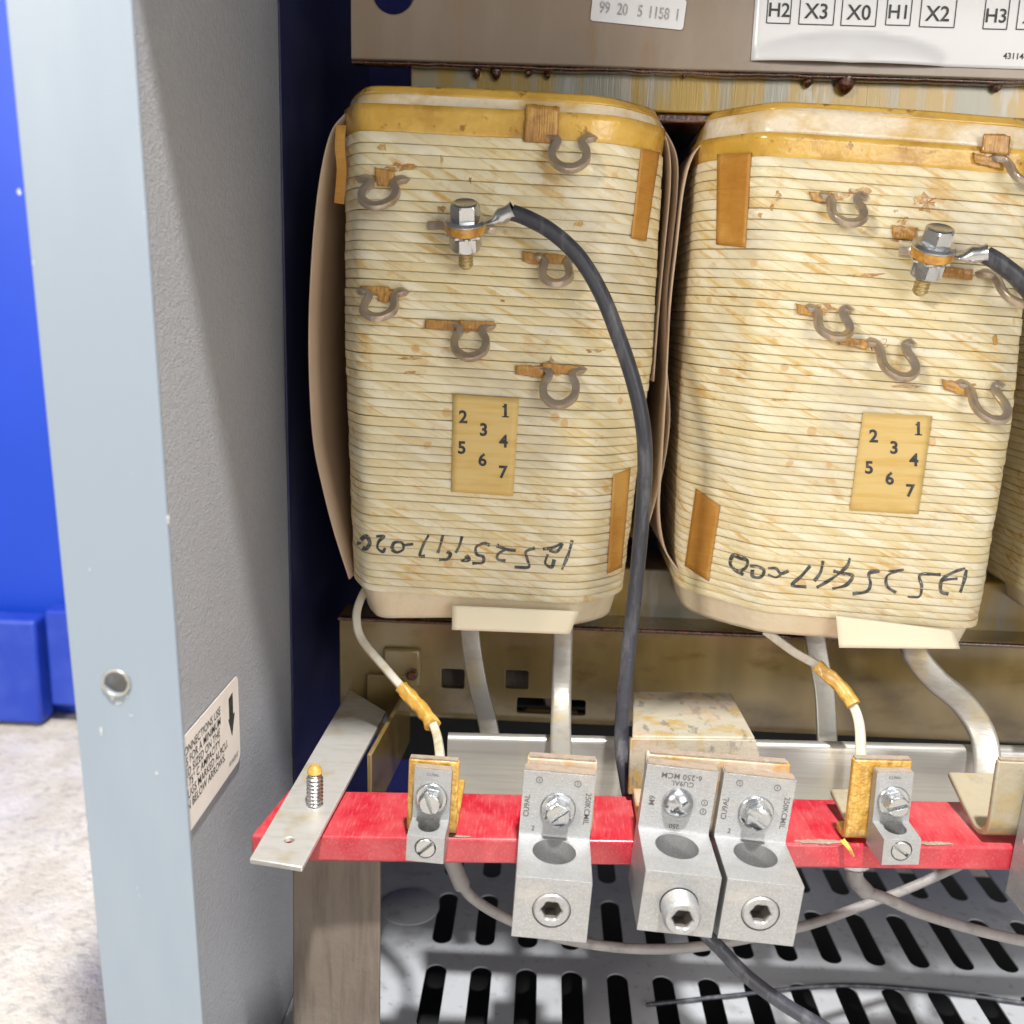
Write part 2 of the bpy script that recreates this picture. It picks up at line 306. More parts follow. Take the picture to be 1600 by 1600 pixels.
def put_text(mb, txt, size, o, ax, ay, bold=0., cx=1., align='CENTER', fn=None):
    vs, fs = text_mb(txt, size, bold, cx, align)
    o, ax, ay = V(o), V(ax), V(ay)
    mb.add([o + ax*x + ay*y for x, y in vs], fs)

# ------------------------------------------------------------------ the setting
mb = MB(); g = 30
mb.grid([[V((-6+14*i/g, -4+10*j/g, 0)) for i in range(g+1)] for j in range(g+1)])
tag(mb.build('concrete_floor', 'concrete', smooth=False), kind='structure')

YB = .93
bw = empty('blue_wall', (-.9, YB, 0), 'bright blue painted wall panel standing on the concrete floor behind the grey cabinet', 'wall')
MB().box((-1.15, YB+.06, .9), (2.0, .05, 1.8)).build('wall_panel', 'blue', bw, bevel=.004)
x1 = P(66, 1050, YB).x; zt = P(40, 974, YB-.01).z
MB().box((x1-.403, YB+.012, zt/2+.002), (.8, .03, zt-.004)).build('kick_board', 'blue2', bw, bevel=.004)
zt2 = P(90, 955, YB+.01).z; 
MB().box((x1+.203, YB+.020, zt2/2+.012), (.4, .03, zt2-.02)).build('kick_board', 'blue2', bw, bevel=.004)

# ------------------------------------------------------------------ enclosure
XP, ZF = -.134, .062
en = empty('transformer_enclosure', (-.13, .4, 0), 'pale grey sheet metal cabinet, open at the front, with a drilled corner post', 'cabinet')
# front corner post: flat flange with a rolled outer edge and a drilled screw hole
fl0 = [V((-.1487, .27, .03)), V((-.1015, .27, .03)), V((-.1158, .27, .655)), V((-.1500, .27, .655))]
fl0[0].x = -.1330
a = MB(); a.hexa([fl0[0], fl0[1], fl0[1]+V((0, .0016, 0)), fl0[0]+V((0, .0016, 0))], [fl0[3], fl0[2], fl0[2]+V((0, .0016, 0)), fl0[3]+V((0, .0016, 0))])
hp = P(182, 1067, .27); c = MB().lathe([(.0037, -.01), (.0037, .01)], hp, (0, 1, 0), 30)
fm = boolean(a.mesh('f', ORG[en]), c.mesh('c', ORG[en]))
link('corner_post', fm, 'flange', en, bevel=.0006)
rim = MB(); ring = [hp + V((.0040*cos(t), -.0002-.0004*random.random(), .0040*sin(t)))*1 for t in (2*pi*i/24 for i in range(24))]
rim.sweep(ring+[ring[0]], [(.0005*cos(q), .0005*sin(q)) for q in (2*pi*i/6 for i in range(6))], hint=(0, 1, 0), caps=False)
rim.build('hole_burr', 'chan', en)
for i, (px, py, w_, h_) in enumerate(((186, 1098, 7, 4), (176, 1090, 4, 6), (158, 1142, 2.5, 9), (198, 1088, 3, 3), (205, 1118, 3, 2), (30, 300, 3, 5), (52, 410, 2, 6), (245, 1208, 3, 4), (262, 812, 3, 8), (140, 890, 2, 4))):
    cq = P(px, py, .26985); ring = [cq + V((w_*.00019*cos(t), 0, h_*.00019*sin(t)))*(.7+.5*random.random()) for t in (2*pi*k/9 for k in range(9))]
    MB().add(ring, [tuple(range(9))]).build('paint_chip', 'chip', en)
# post returns: outer skin and side panel
mb = MB(); mb.grid([[V((x_, y_, z_)) for y_ in (.2722, .49, .71)] for z_, x_ in ((.02, -.1356), (.2147, -.1364), (.66, -.1486))])
mb.build('outer_skin', 'flange', en, thick=.0008)
rows = []
for j in range(25):
    z = .015 + .645*j/24
    rows.append([V((XP + .0012*sin(9*y+3*z)*0 + (.0005*noise.noise(V((y*9, z*7, 2)))), y, z)) for y in [.2735+.435*i/24 for i in range(25)]])
MB().grid(rows).build('side_panel', 'panel', en, thick=.0014)
MB().box((XP+.0016, .5985, .345), (.0008, .228, .60)).build('navy_reflection', 'panel_reflection', en)  # added sheet painting the blue reflection on the rear of the panel
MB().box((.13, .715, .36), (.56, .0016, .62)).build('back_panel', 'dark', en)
MB().box((.13, .715-.2175, .661), (.56, .4435, .0016)).build('roof_panel', 'flange', en)
# slotted floor plate
cu = bpy.data.curves.new('plate', 'CURVE'); cu.dimensions = '2D'; cu.fill_mode = 'BOTH'; cu.extrude = .0006
def spl(pts):
    q = cu.splines.new('POLY'); q.points.add(len(pts)-1); q.use_cyclic_u = True
    for i, (x, y) in enumerate(pts): q.points[i].co = (x, y, 0, 1)
spl([(-.1325, .275), (.40, .275), (.40, .712), (-.1325, .712)])
KS = (CAM.z-ZF)/.33; hw = .0053*KS
for k in range(-3, 15):
    x = (-.0457 + .0229*k)*KS
    for y0, y1 in ((.3245, .3700), (.3863, .4320), (.4480, .4936), (.5100, .5555)):
        if k < 0 and y0 > .3: continue
        y0 *= KS; y1 *= KS
        spl([(x+hw*cos(t), y1-hw+hw*sin(t)) for t in (pi*i/8 for i in range(9))] + [(x+hw*cos(t), y0+hw+hw*sin(t)) for t in (pi+pi*i/8 for i in range(9))])
co = bpy.data.objects.new('p', cu); COL.objects.link(co)
dg = bpy.context.evaluated_depsgraph_get(); pm = bpy.data.meshes.new_from_object(co.evaluated_get(dg)); bpy.data.objects.remove(co)
pm.transform(Matrix.Translation(V((0, 0, ZF-.0006))-ORG[en]))
link('floor_plate', pm, 'plate', en, smooth=False)
kp = PZ(640, 1418, ZF)
MB().lathe([(.0195, .0003), (.0195, .0010), (.0190, .0013)], kp, (0, 0, 1), 40).build('knockout', 'plate', en)
MB().box((.13, .495, .012), (.53, .43, .002)).build('slot_shade_sheet', 'black', en)  # black sheet standing in for the shade below the slots
MB().box((.13, .276, .034), (.53, .0016, .05)).build('front_sill', 'flange', en)
# connection label on the side panel
xl = XP+.0013
tl, bl, tr = PX(365, 1060, xl), PX(290, 1310, xl), PX(372, 1190, xl)
y1, z1, z0 = .3962, tl.z, tr.z
ly0 = .3025
pts = [(y, z) for y, z in [(ly0, z0), (y1-.004, z0)] + [(y1-.004+.004*sin(t), z0+.004-.004*cos(t)) for t in (pi/2*i/5 for i in range(1, 6))] + [(y1-.0035+.0035*cos(t), z1-.0035+.0035*sin(t)) for t in (pi/2*i/5 for i in range(6))] + [(ly0, z1)]]
lb = MB().prism(pts, (0, 1, 0), (0, 0, 1), (.0002, 0, 0), (xl, 0, 0)).build('wiring_notice', 'sidelab', en)
tag(lb, 'aged white notice with black capitals and a down arrow')
tx = MB(); H = z1-z0; xo = xl+.00035; axy, az = V((0, 1, 0)), V((0, 0, 1))
for i, (s, ye) in enumerate((('FOR COPPER CONNECTIONS USE', .3722), ('CONDUCTORS FOR A MINIMUM', .3722), ('90C INSULATED SIZED ON THE', .3708), ('BASIS OF 75\u00b0 C AMPACITY', .3706), ('IN ALL LUGS MARKED AL9CU.', .3800), ('AS SHOWN BELOW ARROWS.', .3762))):
    put_text(tx, s, .0050, V((xo, ye, z1-H*(.165+.113*i))), axy, az, .004, .96, 'RIGHT')
put_text(tx, '43114-005-07', .003, V((xo, y1-.0035, z0+H*.11)), axy, az, .004, .7, 'RIGHT')
tx.build('lettering', 'ink', lb)
ya, zt_, zb_ = y1-.0105, z1-H*.13, z1-H*.60
tx = MB().prism([(ya-.0028, zt_-.001), (ya-.0028, zb_+.009), (ya-.0040, zb_+.009), (ya, zb_), (ya+.0042, zb_+.009), (ya+.0022, zb_+.009), (ya+.0022, zt_)], (0, 1, 0), (0, 0, 1), (.00015, 0, 0), (xl+.00025, 0, 0))
tx.build('arrow', 'ink', lb)

# ------------------------------------------------------------------ core with clamps
cr = empty('transformer_core', (.05, .5, .3), 'varnish streaked steel core with brown clamp channels above and below the coils', 'transformer core')
YT = .47
tl_, tr_ = P(548, 92, YT), P(1600, 125, YT); sl = (tr_.z-tl_.z)/(tr_.x-tl_.x)
b0, b1 = V((tl_.x, YT, tl_.z)), V((.36, YT, tl_.z+sl*(.36-tl_.x)))
d = V((0, .0035, 0)); u = V((0, 0, .075))
a = MB().hexa([b0, b1, b1+d, b0+d], [b0+u, b1+u, b1+d+u, b0+d+u])
hh = P(614, -14, YT); c = MB().lathe([(.0095, -.02), (.0095, .03)], hh, (0, 1, 0), 32)
tb = link('top_clamp', boolean(a.mesh('a', ORG[cr]), c.mesh('c', ORG[cr])), 'brown', cr, bevel=.0008)
yk0 = P(641, 178, .479).x; ykz = P(1170, 178, .479).z
MB().box(((yk0+.40)/2, .539, (ykz+.60)/2), (.40-yk0, .12, .60-ykz)).build('top_yoke', 'yoke', cr, bevel=.001)
MB().box(((yk0+.40)/2+.004, .5385, ykz-.0022), (.40-yk0, .116, .004)).build('yoke_edge', 'drip', cr, bevel=.001)
zb = P(1010, 985, .515).z; zb2 = P(1010, 893, .515).z
x0 = P(530, 970, .5).x
MB().box((.16, .57, (zb+zb2)/2-.01), (.50, .10, zb2-zb+.02)).build('bottom_yoke', 'yoke', cr, bevel=.001)
for xk in (-.024, .1375, .299): MB().box((xk, .565, .41), (.055, .078, .28)).build('core_limb', 'yoke', cr)
# bottom clamp: channel with square holes and a recess
zt0, zt1 = P(530, 962, .5).z, P(530, 1122, .5).z
prof = [(0, zt0), (0, zt1+.006), (.002, zt1+.002), (.006, zt1), (.022, zt1-.001), (.022, zt1+.002), (.007, zt1+.003), (.0035, zt1+.007), (.0025, zt0-.003), (.022, zt0-.003), (.022, zt0)]
a = MB().prism(prof, (0, 1, 0), (0, 0, 1), (.52, 0, 0), (x0, .5, 0))
c = MB()
def recthole(xa, ya, xb, yb, Y=.5, dep=.02):
    p, q = P(xa, ya, Y), P(xb, yb, Y); c.prism([(x_, z_) for x_, z_ in rrect(abs(q.x-p.x), abs(p.z-q.z), .0012)], (1, 0, 0), (0, 0, 1), (0, dep, 0), ((p.x+q.x)/2, Y-.008, (p.z+q.z)/2))
recthole(690, 1045, 725, 1076); recthole(790, 1047, 825, 1077); recthole(808, 1090, 914, 1118)
bc = link('bottom_clamp', boolean(a.mesh('a', ORG[cr]), c.mesh('c', ORG[cr])), 'brown2', cr, bevel=.0004)
# a rolled amber edge along the clamp top
e0 = V((x0, .4985, zt0-.0008))
MB().sweep([e0, e0+V((.52, 0, 0))], rrect(.004, .0022, .001), hint=(0, 0, 1)).build('varnish_bead', 'drip', cr)
for (xa, ya, xb, yb) in ((690, 1045, 725, 1076), (790, 1047, 825, 1077)):
    p, q = P(xa, ya, .512), P(xb, yb, .512); MB().box(((p.x+q.x)/2, .5155, (p.z+q.z)/2-.001), (.017, .004, .012), Matrix.Rotation(-.5, 3, 'X')).build('slot_tongue', 'leg', cr, bevel=.0008)
q = P(628, 1042, .4985); mbx = MB().box((q.x, .4985, q.z), (.021, .004, .022)).build('pressed_pad', 'brown2', cr, bevel=.0016)
def lozenge(n): return lambda t, n=n: n
MB().lathe([(.0032, 0), (.0032, .004), (.0022, .005)], P(645, 1052, .496)+V((0, .0005, 0)), (0, -1, 0), 6).build('clamp_screw', 'drip', cr)
q = P(862, 1108, .503); MB().lathe([(.0055, 0), (.0055, .004), (.004, .006)], q+V((0, .008, .004)), (0, -1, 0), 6).build('clamp_screw', 'socket', cr)
MB().box((q.x, .508, q.z-.004), (.030, .006, .004)).build('clamp_tongue', 'brown2', cr, bevel=.001)
gp = []
for i in range(121):
    t = i/120; gp.append(b0.lerp(b1, t) + V((0, .0052, -.0004 + .0005*noise.noise(V((t*60, 0, 3))) + .0006*noise.noise(V((t*17, 1, 3))))))
MB().sweep(gp, rrect(.0055, .0022, .001), hint=(0, 0, 1)).build('varnish_seam', 'drip', cr)
# varnish runs hanging under the top clamp
for px, py, s in ((745, 104, 1.0), (776, 104, 1.15), (827, 104, .8), (857, 105, .9), (1264, 116, 1.1), (1322, 118, 1.9), (1560, 122, 1.2), (1070, 108, .7), (1495, 118, .7)):
    q = P(px, py-8, .4768); mbd = MB(); rows = []
    for i in range(9):
        t = i/8; r_ = .0021*s*(.75+.5*sin(pi*t*.9)) if t < .95 else .0004
        r_ = .0025*s*sqrt(max(.02, 1-(t*1.0)**3))
        rows.append((r_, -.0076*s**.5*t))
    mbd.lathe(rows, q, (0, 0, 1), 12)
    for v in mbd.v: v += V((noise.noise(v*700), noise.noise(v*700+V((5, 5, 5))), 0))*.0006; v.y = min(v.y, .4785)
    mbd.build('varnish_run', 'drip', cr)
# big wiring label and the stock sticker on the top clamp
def on_top(px, py, off): return P(px, py, YT-off)
pa, pb = on_top(1173, 95, .0006), on_top(1182, 0, .0006)
zx = V((1, 0, sl)).normalized(); zu = V((0, 0, 1))
W0 = .20; base = V((pa.x, YT-.0006, pa.z)); rows = []
wave = P(1322, 97, YT)
for j in range(31):
    row = []
    for i in range(61):
        x, z = W0*i/60, .048*j/30; q = base + zx*x + zu*z
        dx, dz = (q.x-wave.x)/.043, (q.z-wave.z)/.0112
        rr_ = dx*dx+dz*dz
        q.y -= .0036*max(0, 1-rr_)**.55*(1-.35*math.exp(-(dx*7)**2)) if rr_ < 1 else 0
        row.append(q)
    rows.append(row)
wl = tag(MB().grid(rows).build('wiring_label', 'white', cr, thick=.0002, ang=80), 'large glossy white label with black boxed terminal codes, bubbled near its lower edge')
tx = MB(); ot = V((0, -.0004, 0))
for s, px, py, sz, bx in (('H2', 1217, 17, .0072, 34), ('X3', 1276, 19, .0078, 50), ('X0', 1342, 21, .0078, 50), ('H1', 1404, 20, .0072, 35), ('X2', 1465, 23, .0078, 50), ('H3', 1556, 26, .0072, 34), ('X1', 1617, 27, .0078, 50)):
    q = on_top(px, py, .0006) + ot
    put_text(tx, s, sz*1.12, q, zx, zu, .012)
    w, h1, h0 = bx*.000305/2, .012, -.0052; th = .00022
    for aa, bb in (((-w, h0), (w, h0)), ((-w, h0), (-w, h1)), ((w, h0), (w, h1))):
        p0, p1 = q+zx*aa[0]+zu*aa[1], q+zx*bb[0]+zu*bb[1]; dd = (p1-p0).normalized(); nn = V((dd.z, 0, -dd.x))*th
        tx.add([p0-nn, p1-nn, p1+nn, p0+nn], [(0, 1, 2, 3)])
put_text(tx, '43114-', .0036, on_top(1567, 88, .0006)+ot, zx, zu, .01, 1, 'LEFT')
tx.build('lettering', 'ink', wl)
qa, qb, qc = on_top(922, 32, .0008), on_top(1067, 47, .0008), on_top(1074, 4, .0008)
ex = (qb-qa); wd = ex.length; ex.normalize(); ey = V((-ex.z, 0, ex.x)); hgt = .0125
cc = (qa+qb)/2 + ey*hgt/2
st = tag(MB().prism(rrect(wd, hgt, .0012), ex, ey, (0, .0003, 0), cc).build('stock_sticker', 'white', cr), 'small rounded white sticker with faded grey stamped digits')
tx = MB(); 
for s, fx in (('99', -.36), ('20', -.17), ('5', .02), ('1158', .22), ('1', .42)):
    put_text(tx, s, .0068, cc + ex*(fx*wd) - ey*.0006 + V((0, -.0003, 0)), ex, ey, .02, .72)
tx.build('lettering', 'grey_ink', st)
# aluminium channel behind the terminal bar
c0, c1, c2 = P(699, 1150, .44), P(1600, 1152, .44), P(699, 1240, .44)
zt_ = c0.z; hC = c0.z-c2.z; slc = (c1.z-c0.z)/(c1.x-c0.x)
ch = MB(); pf = [(.0, -hC), (.0, -.003), (.001, -.001), (.003, 0), (.0045, 0), (.0045, -.002), (.004, -.002), (.0022, -.004), (.0022, -hC)]
ch.prism(pf, (0, 1, 0), (0, 0, 1), V((.38, 0, .38*slc*.5)), (c0.x, .44, c0.z))
chn = tag(ch.build('aluminium_channel', 'chan', bevel=.0003), 'grey aluminium channel lying level behind the red terminal bar', 'channel')

MB().box((.16, .62, .196), (.50, .12, .056)).build('gap_shade_block', 'black', cr)  # added black box, paints the shade in the gap below the core
MB().box((.16, .56, .2265), (.50, .07, .006)).build('gap_shade_strip', 'black', cr)  # black strip painting the same shaded gap, on top of the box
# ------------------------------------------------------------------ coils
class Coil: pass
def make_coil(name, label, stations, Yf, chl, chr, cy, depth, tilt, nturn, seed, full=True, pitchvar=.12):
    """stations: (z, XL, XR) from top to bottom, XL / XR the planes of the side faces"""
    k = Coil(); k.root = empty(name, ((stations[0][1]+stations[0][2])/2, Yf+.08, stations[-1][0]), label, 'coil', 'paper wound coils of the transformer')
    zT, zBt = stations[0][0], stations[-1][0]
    def ext(z):
        for (a, l0, r0_), (b, l1, r1_) in zip(stations, stations[1:]):
            if z >= b or (b, l1, r1_) == stations[-1]:
                t = (a-z)/(a-b); return l0+(l1-l0)*t, r0_+(r1_-r0_)*t
    NS = []
    def outline(z, off, n=3):
        l, r_ = ext(z); l -= off; r_ += off; yf = Yf-off; yb = Yf+depth
        xc = (l+r_)/2
        cl = chl(z) if callable(chl) else chl
        # closed path, starting at the back, each corner rounded by subdivision
        c = [(l, yb-.02), (l, yf+cy), (l+cl, yf), (r_-chr, yf), (r_, yf+cy), (r_, yb-.02), (r_-.02, yb), (l+.02, yb)]
        rad = [.01, .012, .007, .012, .013, .01, .01, .01]; out = []
        m = len(c)
        for i in range(m):
            p0, p1, p2 = V((*c[i-1], 0)), V((*c[i], 0)), V((*c[(i+1) % m], 0))
            a, b = (p0-p1), (p2-p1); da = min(rad[i], a.length*.45); db = min(rad[i], b.length*.45)
            qa, qb = p1+a.normalized()*da, p1+b.normalized()*db
            for s in range(5):
                t = s/4; out.append((1-t)**2*qa + 2*t*(1-t)*p1 + t*t*qb)
            # straight run subdivisions towards the next corner
            nx = V((*c[(i+1) % m], 0)); nb = (p1-nx); nd = min(rad[(i+1) % m], nb.length*.45); qe = nx + nb.normalized()*nd
            L_ = (qe-qb).length
            if len(NS) < m: NS.append(max(1, int(L_/.004)))
            ns = NS[i]
            for s in range(1, ns): out.append(qb + (qe-qb)*(s/ns))
        return out
    k.outline = outline; k.ext = ext
    xcm = (stations[0][1]+stations[0][2])/2
    hs = [1 + pitchvar*(1-2*i/(nturn-1)) + .09*random.uniform(-1, 1) for i in range(nturn)]
    sc = (zT-zBt)/sum(hs); hs = [h*sc for h in hs]
    rowsV, vv = [], []
    pt = [(0, -.0010), (.020, -.0008), (.034, -.00012), (.07, 0), (.5, .00004), (.93, 0), (.966, -.00012), (.980, -.0008)]
    z = zT; k.zs = []
    for i in range(nturn):
        ro = .00022*random.uniform(-1, 1); ph = random.uniform(0, 10); k.zs.append(z)
        wide_ = 2.2 if i in (14, 22, 29, 37) else 1
        for t, o_ in pt:
            if wide_ > 1 and t < .06: t *= wide_; o_ *= 1.25
            zz = z - hs[i]*t; row = []
            for q in outline(zz, o_+ro):
                wz = .00028*noise.noise(V((q.x*28, i*.8+seed, ph*.0))) + .00012*noise.noise(V((q.x*90, i*1.3, seed)))
                wy = .00025*noise.noise(V((q.x*45, i*2.1+seed, 4)))
                row.append(V((q.x, q.y+wy, zz + wz + tilt*(q.x-xcm))))
            rowsV.append(row); vv.append(i+t)
        z -= hs[i]
    n = min(len(r_) for r_ in rowsV)
    assert all(len(r_) == n for r_ in rowsV), [len(r_) for r_ in rowsV]
    us = [0]
    ref = rowsV[len(rowsV)//2]
    for j in range(1, n): us.append(us[-1] + (ref[j]-ref[j-1]).length)
    org = ORG[k.root]
    me = bpy.data.meshes.new('winding'); fs = []
    for i in range(len(rowsV)-1):
        for j in range(n-1): fs.append((i*n+j, i*n+j+1, (i+1)*n+j+1, (i+1)*n+j))
    me.from_pydata([tuple(q-org) for r_ in rowsV for q in r_], [], fs)
    uvl = me.uv_layers.new(name='UVMap')
    for lp in me.loops:
        i, j = divmod(lp.vertex_index, n); uvl.data[lp.index].uv = (us[j], vv[i]+ (1e-4))
    # keep each turn's last loop row from wrapping into the next turn number
    for p in me.polygons:
        i0 = min(me.loops[l].vertex_index//n for l in p.loop_indices)
        for l in p.loop_indices:
            i, j = divmod(me.loops[l].vertex_index, n)
            if i != i0 and vv[i] == int(vv[i]): uvl.data[l].uv = (us[j], vv[i]-1e-3)
    k.wind = link('winding', me, 'wire', k.root, ang=60)
    k.bvh = BVHTree.FromPolygons([q for r_ in rowsV for q in r_], fs)
    er = [[V((q.x, q.y, zz+tilt*(q.x-xcm))) for q in outline(zz, .0001)] for zz in [zT+.024-(zT-zBt+.046)*i/60 for i in range(61)]]
    ev = [q for r_ in er for q in r_]; ne = len(er[0])
    k.env = BVHTree.FromPolygons(ev, [(i*ne+j, i*ne+j+1, (i+1)*ne+j+1, (i+1)*ne+j) for i in range(60) for j in range(ne-1)])
    k.tilt = tilt; k.xc = xcm; k.zT, k.zB = zT, zBt
    # collars of insulating paper above and below
    def collar(z0, z1, off0, off1, nm, m, steps=6, wob=.0012, thick=.0006):
        rows = []
        for i in range(steps+1):
            t = i/steps; zz = z0+(z1-z0)*t; o_ = off0+(off1-off0)*t; row = []
            for q in outline(max(min(zz, zT-.001), zBt+.001), o_):
                w_ = noise.noise(V((q.x*22, q.y*22, seed+zz*3)))
                row.append(V((q.x, q.y + wob*.5*w_*t, zz + tilt*(q.x-xcm) + wob*noise.noise(V((q.x*16, q.y*16, seed*3+9)))*t)))
            rows.append(row)
        return MB().grid(rows).build(nm, m, k.root, thick=thick, ang=70)
    k.collar = collar
    return k
def hit(k, px, py, off=.0002, env=True):
    d = ray(px, py).normalized(); h = (k.env if env else k.bvh).ray_cast(CAM, d)
    if h[0] is None: return None
    n = h[1] if h[1].dot(d) < 0 else -h[1]
    return h[0] + n*off, n
def patch(k, quad, nm, m, off=.0003, nx=8, ny=12, env=True, thick=.0003, wob=0, parent=None):
    rows = []; last = None; tlq, trq, brq, blq = [V((*q, 0)) for q in quad]
    for j in range(ny+1):
        row = []
        for i in range(nx+1):
            a, b = i/nx, j/ny
            q = (tlq*(1-a)+trq*a)*(1-b) + (blq*(1-a)+brq*a)*b
            h = hit(k, q.x + (wob*noise.noise(V((a*3, b*9, quad[0][0]))) if wob else 0), q.y, off, env)
            if h is None: row.append(last or V((0, 0, 0))); continue
            last = h[0]; row.append(h[0])
        rows.append(row)
    return MB().grid(rows).build(nm, m, parent or k.root, thick=thick, ang=60)
OMEGA = [(-.80, -.06), (-.66, .0), (-.44, .06), (-.36, .22), (-.50, .48), (-.46, .78), (-.22, .98), (0, 1.03), (.22, .98), (.46, .78), (.50, .48), (.36, .22), (.44, .06), (.64, 0), (.78, -.06)]
UEE = [(-.74, -.06), (-.60, .0), (-.42, .08), (-.40, .30), (-.46, .55), (-.42, .80), (-.20, .98), (0, 1.02), (.20, .98), (.42, .80), (.46, .55), (.40, .30), (.42, .08), (.58, 0), (.72, -.06)]
def loop(k, px, py, w, h, shape=OMEGA, droop=48, skew=0, wire=.0037, th=.0029, label=None):
    b, n = hit(k, px, py, .0004); n = V((n.x, n.y, 0)).normalized(); x = V((0, 0, 1)).cross(-n)*-1
    x = V((0, 0, 1)).cross(n); 
    if x.x < 0: x = -x
    w *= .88; h *= .97
    dr = (n*cos(radians(droop)) - V((0, 0, 1))*sin(radians(droop)))
    x2 = (x + dr*skew).normalized() if skew else x
    pn = x.cross(dr).normalized()
    pts = []
    for a, t in shape:
        q = b + x*(a*w + skew*t*h) + dr*(max(t, 0)*h)
        if t <= 0.02: q = b + x*(a*w) + n*(.0008 - .026*max(0, (abs(a)-.58)))
        pts.append(q)
    o = MB().sweep(crom(pts, 6), rrect(wire, th, .0004, 2), hint=pn, scale=lambda t: 1-.12*sin(6*t)**2*.5).build('tap_loop', 'loop', k.root)
    if label: tag(o, label)
    return o
def strip_m(k, pxs, nm='string_binding', m='string', off=.0011, parent=None, thick=.0012):
    """small crumpled binding, a bumpy patch between four pixel corners"""
    o = patch(k, pxs, nm, m, off, 10, 8, True, thick, 0, parent)
    for v in o.data.vertices: v.co += V((noise.noise(v.co*600), noise.noise(v.co*600+V((9, 0, 0))), noise.noise(v.co*600+V((0, 9, 0)))))*.0005
    return o
def stain(k, px, py, rx, ry, n=18, seed=0):
    c_ = []
    for i in range(n):
        t = 2*pi*i/n; s = .62+.6*noise.noise(V((cos(t)*1.3+seed*3.1, sin(t)*1.3, seed))) + .25*random.random()
        h = hit(k, px+rx*s*cos(t), py+ry*s*sin(t), .00012, False); c_.append(h[0] if h else None)
    h = hit(k, px, py, .00022, False)
    if h is None or any(q is None for q in c_): return
    mid = [(h[0]+q)/2 for q in c_]
    MB().add([h[0]]+mid+c_, [(0, 1+i, 1+(i+1) % n) for i in range(n)] + [(1+i, 1+n+i, 1+n+(i+1) % n, 1+(i+1) % n) for i in range(n)]).build('varnish_stain', 'rust', k.root)
def write(k, strokes, wpx, nm='handwriting'):
    mb = MB()
    for st_ in strokes:
        pts = crom([V((x, y, 0)) for x, y in st_], 14); rows = []
        for i, q in enumerate(pts):
            t = (pts[min(i+1, len(pts)-1)]-pts[max(i-1, 0)]).normalized(); nn = V((-t.y, t.x, 0))
            w_ = wpx*(.75+.5*noise.noise(V((q.x*.05, q.y*.05, 1))))
            row = []
            for s in (-1, -.5, 0, .5, 1):
                h = hit(k, q.x+nn.x*w_*s, q.y+nn.y*w_*s, .00014, False); e_ = hit(k, q.x+nn.x*w_*s, q.y+nn.y*w_*s, 0); row.append(None if h is None or e_ is None else (h[0], (h[0]-e_[0]).length))
            if any(h is None for h in row): continue
            rows.append(row)
        # skip the ribbons that would bridge a groove between turns
        for a, b in zip(rows, rows[1:]):
            if max(q[1] for q in a+b) < .0016: mb.grid([[q[0] for q in a], [q[0] for q in b]])
    return mb.build(nm, 'marker', k.root, ang=80)
def number_tag(k, quad, digits, size, label):
    o = patch(k, quad, 'number_tag', 'numtag', .0006, 10, 14, thick=.0003); tag(o, label)
    tx = MB()
    for s, px, py in digits:
        h, n = hit(k, px, py, .00095); hx = hit(k, px+8, py+.36, .00095)[0]; hy = hit(k, px, py-8, .00095)[0]
        ax = (hx-h).normalized(); ay = (hy-h).normalized()
        put_text(tx, s, size, h, ax, ay, .03)
        if s == '1':
            for (xa, ya, xb, yb) in ((-.20, -.36, .20, -.29), (-.17, .20, -.03, .29)):
                tx.add([h+ax*(x_*size)+ay*(y_*size) for x_, y_ in ((xa, ya), (xb, ya), (xb, yb), (xa, yb))], [(0, 1, 2, 3)])
    tx.build('numerals', 'ink', o); return o

# ---- left coil
A = make_coil('transformer_coil', 'paper wound coil nearest the grey cabinet side, bolted to the long black cable',
    [(.5222, -.0985, .0498), (.43, -.0992, .0503), (.3135, -.0955, .0420)], .44, .012, .0235, .024, .15, -.026, 51, 1.7)
A.collar(.5205, .5335, -.0008, .0004, 'tape_band', 'amber', 4, .0004)
A.collar(.5328, .5388, -.0010, -.0026, 'paper_rim', 'rim', 4, .0014)
A.collar(.5380, .5418, -.0022, -.0040, 'amber_rim', 'amber', 4, .0014)
A.collar(.3165, .3006, -.0020, -.0056, 'bottom_paper', 'paper', 8, .0036)
tape = patch
tag(tape(A, [(1001, 232), (1029, 238), (1008, 377), (985, 372)], 'fibre_tape', 'tape', .0005, 6, 14), 'amber tape strip folded over the upper right corner')
tag(tape(A, [(957, 742), (984, 731), (970, 886), (948, 896)], 'fibre_tape', 'tape', .0005, 6, 14), 'amber tape strip over the lower right corner')
q0 = crom([P(533, 196, .455), P(531, 230, .452), P(534, 265, .452), P(530, 318, .454)], 6)
MB().sweep(q0, rrect(.0046, .0006, .0002), hint=(0, 1, 0)).build('fibre_tape', 'tape', A.root)
strip_m(A, [(822, 163), (874, 168), (872, 224), (818, 222)], 'string_binding', 'string', .0008)
for args in ((890, 214, .0168, .0185, OMEGA, 52, 0), (600, 279, .0165, .0165, OMEGA, 50, -.12), (868, 402, .0150, .0150, UEE, 50, .05),
             (599, 455, .0168, .0150, UEE, 50, -.1), (737, 508, .0160, .0175, OMEGA, 52, 0), (877, 576, .0165, .0190, OMEGA, 54, -.05)):
    loop(A, *args)
